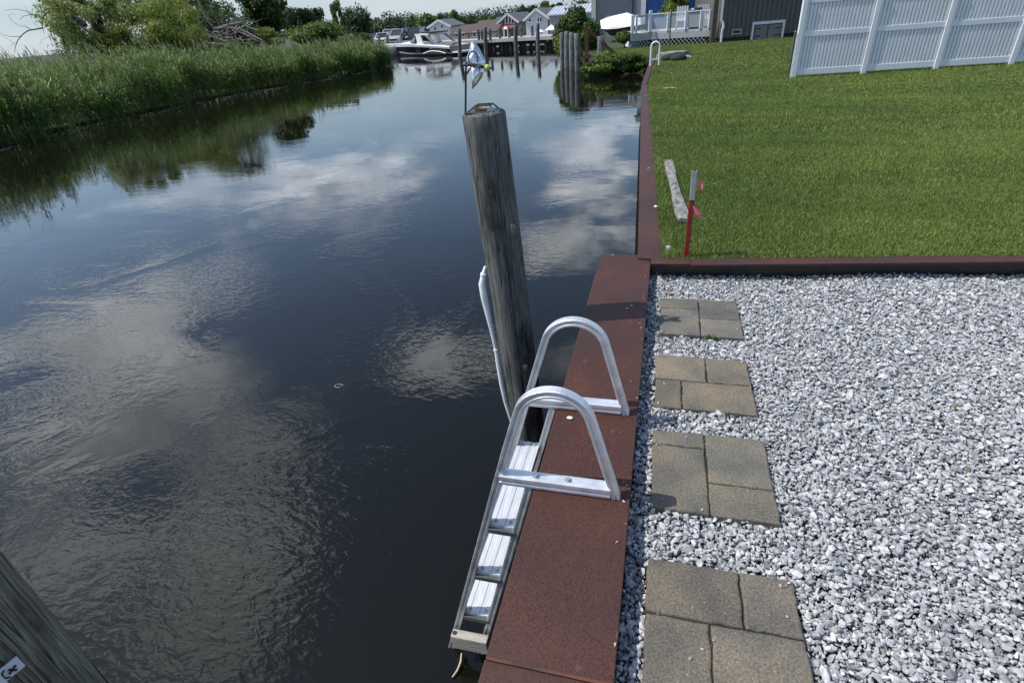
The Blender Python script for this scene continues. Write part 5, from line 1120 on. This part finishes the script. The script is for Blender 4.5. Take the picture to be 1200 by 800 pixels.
# ------------------------------------------------------------------ moored cruiser
def cruiser(bow, stern, label):
    bow, stern = Vector(bow), Vector(stern); ax_ = (stern - bow); L = ax_.length; ax_.normalize(); sd_ = Vector((-ax_.y, ax_.x, 0)); c0_ = bow.copy()
    root = thing('motor_cruiser', (bow + stern) / 2, label, 'boat')
    def pt(x, y, z): return c0_ + ax_ * x * L + sd_ * y + UP * z
    st = np.linspace(0, 1, 17); Bm = 1.25
    def half(x): return Bm * min(1, (x * 1.9) ** .62) if x > 0 else 0.02
    def sheer(x): return .92 - .24 * x + .10 * math.sin(x * 3.1)
    rows = {}
    for nm, f, wf in (('keel', lambda x: -.25 + .5 * max(0, .13 - x) * 4, .05), ('chine', lambda x: .12 + .55 * max(0, .28 - x), .80), ('low', lambda x: .24 + .42 * max(0, .28 - x), .86), ('mid', lambda x: sheer(x) - .20, .97), ('up', lambda x: sheer(x) - .06, 1.0), ('rail', lambda x: sheer(x), .96)): rows[nm] = [(x, half(x) * wf, f(x)) for x in st]
    def strip(a, b, mat, name):
        m = MB()
        for s_ in (-1, 1):
            A = [pt(x - (.05 if x == 0 and a != 'keel' else 0) * (.3 if a in ('chine', 'low') else 1), s_ * y, z) for x, y, z in rows[a]]; B_ = [pt(x - (.05 if x == 0 else 0) * (.3 if b in ('chine', 'low') else 1), s_ * y, z) for x, y, z in rows[b]]; k = len(A)
            m.add(A + B_, [(i, i + 1, k + i + 1, k + i) for i in range(k - 1)], True)
        m.build(name, mat, root)
    strip('keel', 'chine', GEL, 'hull_bottom'); strip('chine', 'low', GEL, 'boot_stripe'); strip('low', 'mid', NAVY, 'hull_side'); strip('mid', 'up', GEL, 'sheer_stripe'); strip('up', 'rail', GREYSTEEL, 'rub_rail')
    m = MB(); A = [pt(x - (.05 if x == 0 else 0), -y, z) for x, y, z in rows['rail']]; B_ = [pt(x - (.05 if x == 0 else 0), y, z) for x, y, z in rows['rail']]; C_ = [pt(x, 0, z + (.20 * math.sin(min(1, x * 2.6) * 2.2) if x < .55 else .0)) for x, y, z in rows['rail']]; k = 17
    m.add(A + C_ + B_, [(i, i + 1, k + i + 1, k + i) for i in range(k - 1)] + [(k + i, k + i + 1, 2 * k + i + 1, 2 * k + i) for i in range(k - 1)], True); m.build('foredeck', GEL, root)
    m = MB(); m.slab([pt(1, -Bm * .86, .30), pt(1.0, Bm * .86, .30), pt(1.12, Bm * .8, .28), pt(1.12, -Bm * .8, .28)], .12); m.build('swim_platform', GEL, root)
    m = MB(); m.add([pt(1, -Bm * .95, .1), pt(1, Bm * .95, .1), pt(.985, Bm * .95, .72), pt(.985, -Bm * .95, .72)], [(0, 1, 2, 3)]); m.build('transom', TANV, root)
    m = MB(); zs = sheer(.4)
    g_ = [pt(.26, 0, zs + .16), pt(.30, -.55, zs + .13), pt(.42, -.95, zs + .02), pt(.42, .95, zs + .02), pt(.30, .55, zs + .13)]; t_ = [pt(.36, 0, zs + .55), pt(.37, -.5, zs + .55), pt(.45, -.86, zs + .42), pt(.45, .86, zs + .42), pt(.37, .5, zs + .55)]
    m.add(g_ + t_, [(0, 1, 6, 5), (1, 2, 7, 6), (0, 5, 9, 4), (4, 9, 8, 3)]); m.build('windshield', GLASSD, root)
    for s_ in (-1, 1):
        m = MB(); y = s_ * 1.08
        m.slab([pt(.50, y, .72), pt(.60, y, .72), pt(.545, y * .92, 1.62), pt(.475, y * .92, 1.62)], .10, tuple(-sd_ * s_)); m.build('radar_arch', GEL, root)
        m = MB(); m.slab([pt(.62, y, 1.56), pt(.66, y, 1.56), pt(.86, y, .70), pt(.80, y, .70)], .07, tuple(-sd_ * s_)); m.build('arch_strut', GREYSTEEL, root)
        m = MB(); m.slab([pt(.78, s_ * 1.2, .80), pt(.95, s_ * 1.12, .68), pt(.95, s_ * 1.12, .5), pt(.7, s_ * 1.2, .56)], .06, tuple(-sd_ * s_)); m.build('side_coaming', GEL, root)
        m = MB(); m.tube([pt(.60, s_ * 1.26, .17), pt(.68, s_ * 1.275, .32), pt(.76, s_ * 1.27, .37), pt(.86, s_ * 1.22, .30), pt(.93, s_ * 1.18, .17)], .05, 6); m.build('vent_trim', GEL, root)
    m = MB(); m.slab([pt(.46, -1.0, 1.68), pt(.46, 1.0, 1.68), pt(.68, 1.0, 1.64), pt(.68, -1.0, 1.64)], .09); m.build('hard_top', GEL, root)
    m = MB(); m.slab([pt(.56, -.9, 1.80), pt(.56, .9, 1.80), pt(.72, .9, 1.78), pt(.72, -.9, 1.78)], .10); m.build('folded_canvas', BLACKP, root)
    for x_ in (.60, .75, .88): m = MB(); m.box(pt(x_, 0, .70), (.7, 1.9, .42), None, .1); m.build('cockpit_seat', TANV, root)
    for s_ in (-1, 1):
        m = MB(); m.tube([pt(.03, s_ * .2, .92), pt(.05, s_ * .35, 1.15), pt(.2, s_ * .85, 1.18), pt(.38, s_ * 1.15, 1.10), pt(.40, s_ * 1.15, .92)], .016, 6); m.build('bow_rail', GREYSTEEL, root)
    return root
cruiser(atz(468.5, 65, WATER), atz(541, 63.6, WATER), 'navy and white motor cruiser moored along the pier, bow pointing left')
# small dinghies at the reed tip
def dinghy(px, py, L, ang, label, mat):
    c = atz(px, py, WATER); t = thing('small_boat', c, label, 'boat', 'small boats behind the reed tip'); d = Vector((math.cos(ang), math.sin(ang), 0)); s_ = Vector((-d.y, d.x, 0)); m = MB(); vs = []; k = 9
    for i in range(k):
        x = i / (k - 1); hw = .75 * (1 - (abs(x - .1) / .9) ** 2.4 if x > .1 else 1) + .02; z0 = -.1 + .35 * max(0, x - .7)
        for y, z in ((-hw, .55 + .25 * x), (-hw * .8, .05 + z0), (hw * .8, .05 + z0), (hw, .55 + .25 * x)): vs.append(c + d * (x - .5) * L + s_ * y + UP * z)
    m.add(vs, [(i * 4 + j, i * 4 + j + 1, i * 4 + 5 + j, i * 4 + 4 + j) for i in range(k - 1) for j in range(3)] + [(0, 1, 2, 3)], True); m.build('hull', mat, t)
    m = MB(); m.add([Vector(v) - UP * .04 for i in range(k) for v in (vs[i * 4], vs[i * 4 + 3])], [(2 * i, 2 * i + 1, 2 * i + 3, 2 * i + 2) for i in range(k - 1)]); m.build('boat_cover', BLACKP if mat is GEL else GEL, t)
    m = MB(); m.box(c - d * (L * .5 + .1) + UP * .55, (.3, .3, .7), None, .08); m.build('outboard_motor', BLACKP, t)
dinghy(462.5, 63.6, 3.4, 2.2, 'dark covered small boat between the reeds and the cruiser bow', BLACKP)
dinghy(455, 66.5, 3.0, 1.2, 'white hulled small boat half hidden by the reed tip', GEL)

# ------------------------------------------------------------------ parked cars
def car(px, Y, label, mat, kind='suv', yaw=0.0):
    p = aty(px, 47, Y); p.z = -.775; t = thing('parked_car', p, label, 'car', 'cars parked along the pier'); Rz = Matrix.Rotation(yaw, 3, 'Z')
    def q(x, y, z): return p + Rz @ Vector((x, y, z))
    L, Wd = 4.6, .93; H1, H2 = (1.05, 1.72) if kind != 'sedan' else (.92, 1.45)
    side = [(-L / 2, .35), (-L / 2, .72), (-L / 2 + .15, .90), (-L / 2 + 1.2, H1), (L / 2 - .1, H1), (L / 2, .8), (L / 2, .35)]
    m = MB(); n_ = len(side); rows = [(-Wd, .96), (-Wd * .96, 1.0), (Wd * .96, 1.0), (Wd, .96)]; vs = [q(y * (1), a * k2, z * (1 if k2 == 1 else .985)) for y, k2 in rows for a, z in side]
    m.add(vs, [(r * n_ + i, r * n_ + (i + 1) % n_, (r + 1) * n_ + (i + 1) % n_, (r + 1) * n_ + i) for r in range(3) for i in range(n_)] + [tuple(range(n_)), tuple(range(3 * n_, 4 * n_))]); m.build('body', mat, t)
    cab = [(-L / 2 + 1.15, H1 - .02), (-L / 2 + 1.85, H2), (L / 2 - (.55 if kind != 'pickup' else 2.1), H2), (L / 2 - (.15 if kind != 'pickup' else 1.8), H1 - .02)]
    m = MB(); vs = [q(s_ * (Wd * .90 if z < H2 else Wd * .68), a, z) for s_ in (-1, 1) for a, z in cab]; m.add(vs, [(0, 1, 2, 3), (7, 6, 5, 4), (0, 4, 5, 1), (2, 6, 7, 3)]); gl = m.build('windows', GLASSD, t)
    for s_ in (-1, 1):
        m = MB(); m.tube([q(s_ * Wd * .93, cab[0][0] - .03, H1 - .02), q(s_ * Wd * .72, cab[1][0] - .02, H2)], .05, 5); m.tube([q(s_ * Wd * .72, cab[1][0] - .02, H2), q(s_ * Wd * .72, cab[2][0], H2)], .05, 5); m.build('pillar', mat, t)
    m = MB(); m.slab([q(s_ * Wd * .72, a, H2 + .03) for s_, a in ((-1, cab[1][0] - .03), (1, cab[1][0] - .03), (1, cab[2][0] + .05), (-1, cab[2][0] + .05))], .05); m.build('roof', mat, t)
    m = MB(); m.box(q(0, -L / 2 - .01, .62), (1.0, .06, .22), Rz, .02); m.build('grille', BLACKP, t)
    for s_ in (-1, 1):
        m = MB(); m.box(q(s_ * .66, -L / 2 + .02, .78), (.36, .14, .16), Rz, .03); m.build('headlight', LAMP, t)
        m = MB(); m.box(q(s_ * 1.02, -L / 2 + 1.5, H1 + .08), (.18, .1, .14), Rz, .03); m.build('mirror', mat, t)
        for a in (-1.4, 1.4):
            m = MB(); m.tube([q(s_ * .74, a, .33), q(s_ * .96, a, .33)], .33, 14); wh = m.build('wheel', TYRE, t); m = MB(); m.tube([q(s_ * .962, a, .33), q(s_ * .97, a, .33)], .19, 10); m.build('rim', GREYSTEEL, wh)
PAINT = {k: pmat(k, c, tuple(x * .9 for x in c), 2, .2) for k, c in (('white_car_paint', (.72, .73, .74)), ('silver_car_paint', (.40, .42, .44)), ('black_car_paint', (.012, .013, .016)), ('blue_car_paint', (.03, .05, .10)), ('grey_car_paint', (.10, .11, .12)))}
CY = PIER_L.y + 15
for px, mk, kd, yw, dy, lb in ((432, 'blue_car_paint', 'sedan', .1, 0, 'dark blue car partly hidden at the right end of the reeds'), (450, 'white_car_paint', 'sedan', .25, 0, 'white low car second from the left in the parked row'), (458, 'white_car_paint', 'suv', .1, 7, 'white tall car parked behind the white low one'), (469, 'silver_car_paint', 'suv', .05, 0, 'silver car right of the white ones in the parked row'), (488, 'black_car_paint', 'suv', .15, .5, 'black tall car at the right end of the parked row'), (500, 'blue_car_paint', 'pickup', -.5, 7, 'dark blue pickup truck parked behind the cruiser windshield')):
    car(px, CY + dy, lb, PAINT[mk], kd, yw)

# ------------------------------------------------------------------ far houses
def gable(name, pxl, pxr, pyeave, pypeak, Y, dep, zb, wm, rm, label, wins=(), along=False, extra=None):
    a, b = aty(pxl, pyeave, Y), aty(pxr, pyeave, Y); x0, x1 = a.x, b.x; ze = (a.z + b.z) / 2; pk = aty((pxl + pxr) / 2, pypeak, Y).z; cx_ = (x0 + x1) / 2
    t = thing(name, (cx_, Y, zb), label, 'house'); o_ = .25
    if not along:
        m = MB(); poly = [(x0, zb), (x1, zb), (x1, ze), (cx_, pk), (x0, ze)]; m.add([(x, y, z) for y in (Y, Y + dep) for x, z in poly], [(4, 3, 2, 1, 0), (5, 6, 7, 8, 9)] + [(k, (k + 1) % 5, 5 + (k + 1) % 5, 5 + k) for k in (0, 1, 4)]); m.build('wall', wm, t)
        m = MB(); sl2 = (pk - ze) / (cx_ - x0)
        for s_ in (-1, 1):
            e_ = x0 - o_ if s_ < 0 else x1 + o_; m.slab([(e_, Y - o_, ze - o_ * sl2 + .14), (cx_, Y - o_, pk + .14), (cx_, Y + dep + o_, pk + .14), (e_, Y + dep + o_, ze - o_ * sl2 + .14)], .12)
        m.build('roof', rm, t)
        m = MB()
        for s_ in (-1, 1): e_ = x0 - o_ if s_ < 0 else x1 + o_; m.bar((e_, Y - o_ - .03, ze - o_ * sl2 + .05), (cx_ , Y - o_ - .03 , pk + .05), .05, .2)
        m.build('bargeboard', WHITE, t)
    else:
        m = MB(); m.box((cx_, Y + dep / 2, (zb + ze) / 2), (x1 - x0, dep, ze - zb)); poly = [(Y, ze), (Y + dep, ze), (Y + dep / 2, pk)]
        m.add([(x, y, z - .02) for x in (x0 + .01, x1 - .01) for y, z in poly], [(0, 1, 2), (3, 5, 4), (0, 2, 5, 3), (1, 4, 5, 2), (0, 3, 4, 1)]); m.build('wall', wm, t); m = MB()
        m.slab([(x0 - o_, Y - o_, ze - .05), (x1 + o_, Y - o_, ze - .05), (x1 + o_, Y + dep / 2, pk), (x0 - o_, Y + dep / 2, pk)], .12); m.slab([(x0 - o_, Y + dep + o_, ze - .05), (x1 + o_, Y + dep + o_, ze - .05), (x1 + o_, Y + dep / 2, pk), (x0 - o_, Y + dep / 2, pk)], .12); m.build('roof', rm, t)
    for px, py, wx, wy in wins:
        c = aty(px, py, Y - .03); s_ = scale_at(px, py, Y); m = MB(); m.box(c, (wx * s_ + .16, .08, wy * s_ + .16), None, .01); f_ = m.build('window', WHITE, t); m = MB(); m.box(c - Vector((0, .035, 0)), (wx * s_, .05, wy * s_)); m.build('pane', GLASSD, f_)
    return t
HZ = -.78
gable('white_cottage', 503, 527, 31.5, 24.5, 72, 5, HZ, WALLW, ROOFG, 'small white gabled cottage behind the cruiser arch', ((518, 31, 2, 3), (510, 34, 2, 3)))
t = gable('brown_roofed_house', 550, 580, 37, 24.5, 66, 10, HZ, WALLT, ROOFB, 'long low house with a broad brown roof behind the pier', ((556, 40.5, 3, 3.5), (565, 40, 3, 3.5), (573, 39.5, 3, 3.5)), True)
gable('brown_roofed_house', 530, 548, 39, 30, 68, 9, HZ, WALLT, ROOFB, 'smaller brown roofed house at the left of the long one', ((535, 41.5, 2.5, 3), (543, 41, 2.5, 3)), True)
gable('white_shed', 576, 590, 30, 23.5, 78, 9, HZ, WALLW, ROOFG, 'plain white gabled house between the brown roof and the dark gable', ((583, 30, 2, 3),))
t = gable('dark_gable_house', 585, 606, 26, 17, 69, 10, HZ, WALLD, ROOFG, 'grey green gabled house with tall glazed front and red canopy', ((590.5, 25.5, 1.8, 4), (594, 23.5, 1.8, 6), (597.5, 23.3, 1.8, 6), (601, 25, 1.8, 4)))
a, b = aty(585, 30.5, 68.6), aty(603, 29.5, 68.6); m = MB(); m.slab([a, b, b + Vector((0, -1.4, -.25)), a + Vector((0, -1.4, -.25))], .08); m.build('awning', REDAWN, t)
p = aty(596, 12, 73); m = MB(); m.tube([(p.x, 73, 1.5), (p.x, 73, p.z)], .03, 5); m.bar((p.x - .4, 73, p.z - .2), (p.x + .4, 73, p.z - .25), .03, .03); m.build('antenna', DARKPOLE, t)
p = aty(585.5, 20, 76); m = MB(); m.box((p.x, 76, p.z - 1.2), (.6, .6, 2.4)); m.build('chimney', CONC, t)
gable('white_gable_house', 616, 642, 22, 11.5, 67, 11, HZ, WALLW, ROOFG, 'tall white gabled house right of the dark gable', ((631, 23.3, 1.6, 4), (634, 23.1, 1.6, 4), (621, 24, 3, 2)))
t, cx_, ww, zt_ = block('grey_boathouse', 644, 701, 30, 18.0, 66, 9, HZ, WALLG, 'blue grey long building with a pale metal roof behind the shrub', hmin=2.0)
a, b = aty(644, 18.5, 66), aty(701, 14, 66); zz = zt_; pk = aty(672, 9.5, 66).z + .3
m = MB(); m.slab([(cx_ - ww / 2 - .2, 65.7, zz), (cx_ + ww / 2 + .2, 65.7, zz), (cx_ + ww / 2 + .2, 70.5, pk), (cx_ - ww / 2 - .2, 70.5, pk)], .12); m.slab([(cx_ - ww / 2 - .2, 75.3, zz), (cx_ + ww / 2 + .2, 75.3, zz), (cx_ + ww / 2 + .2, 70.5, pk), (cx_ - ww / 2 - .2, 70.5, pk)], .12)
for i in range(15): x_ = cx_ - ww / 2 + ww * i / 14; m.bar((x_, 65.75, zz + .03), (x_, 70.4, pk + .03), .05, .05)
m.build('metal_roof', METALROOF, t)
# white boat canopies and parasol near the houses
def canopy(px, py, wx, hy, Y, label):
    c = aty(px, py, Y); s_ = scale_at(px, py, Y); t = thing('white_canopy', (c.x, Y, HZ), label, 'canopy', 'white canopies by the far houses'); w2 = wx * s_ / 2; m = MB(); top = c.z + hy * s_ / 2; eav = c.z - hy * s_ / 2
    m.add([(c.x - w2, Y - w2, eav), (c.x + w2, Y - w2, eav), (c.x + w2, Y + w2, eav), (c.x - w2, Y + w2, eav), (c.x, Y, top)], [(0, 1, 4), (1, 2, 4), (2, 3, 4), (3, 0, 4), (3, 2, 1, 0)]); m.build('fabric', TARP, t)
    for sx in (-1, 1):
        for sy in (-1, 1): m = MB(); m.tube([(c.x + sx * w2 * .95, Y + sy * w2 * .95, HZ), (c.x + sx * w2 * .95, Y + sy * w2 * .95, eav + .02)], .03, 5); m.build('pole', WHITE, t)
canopy(646, 32, 13, 5.5, 60, 'sloping white canopy below the blue grey building'); canopy(592.5, 32.5, 5, 3, 62, 'small white parasol roof below the red canopy'); canopy(633, 36, 10, 2.5, 61, 'low white canopy in front of the white gable house')
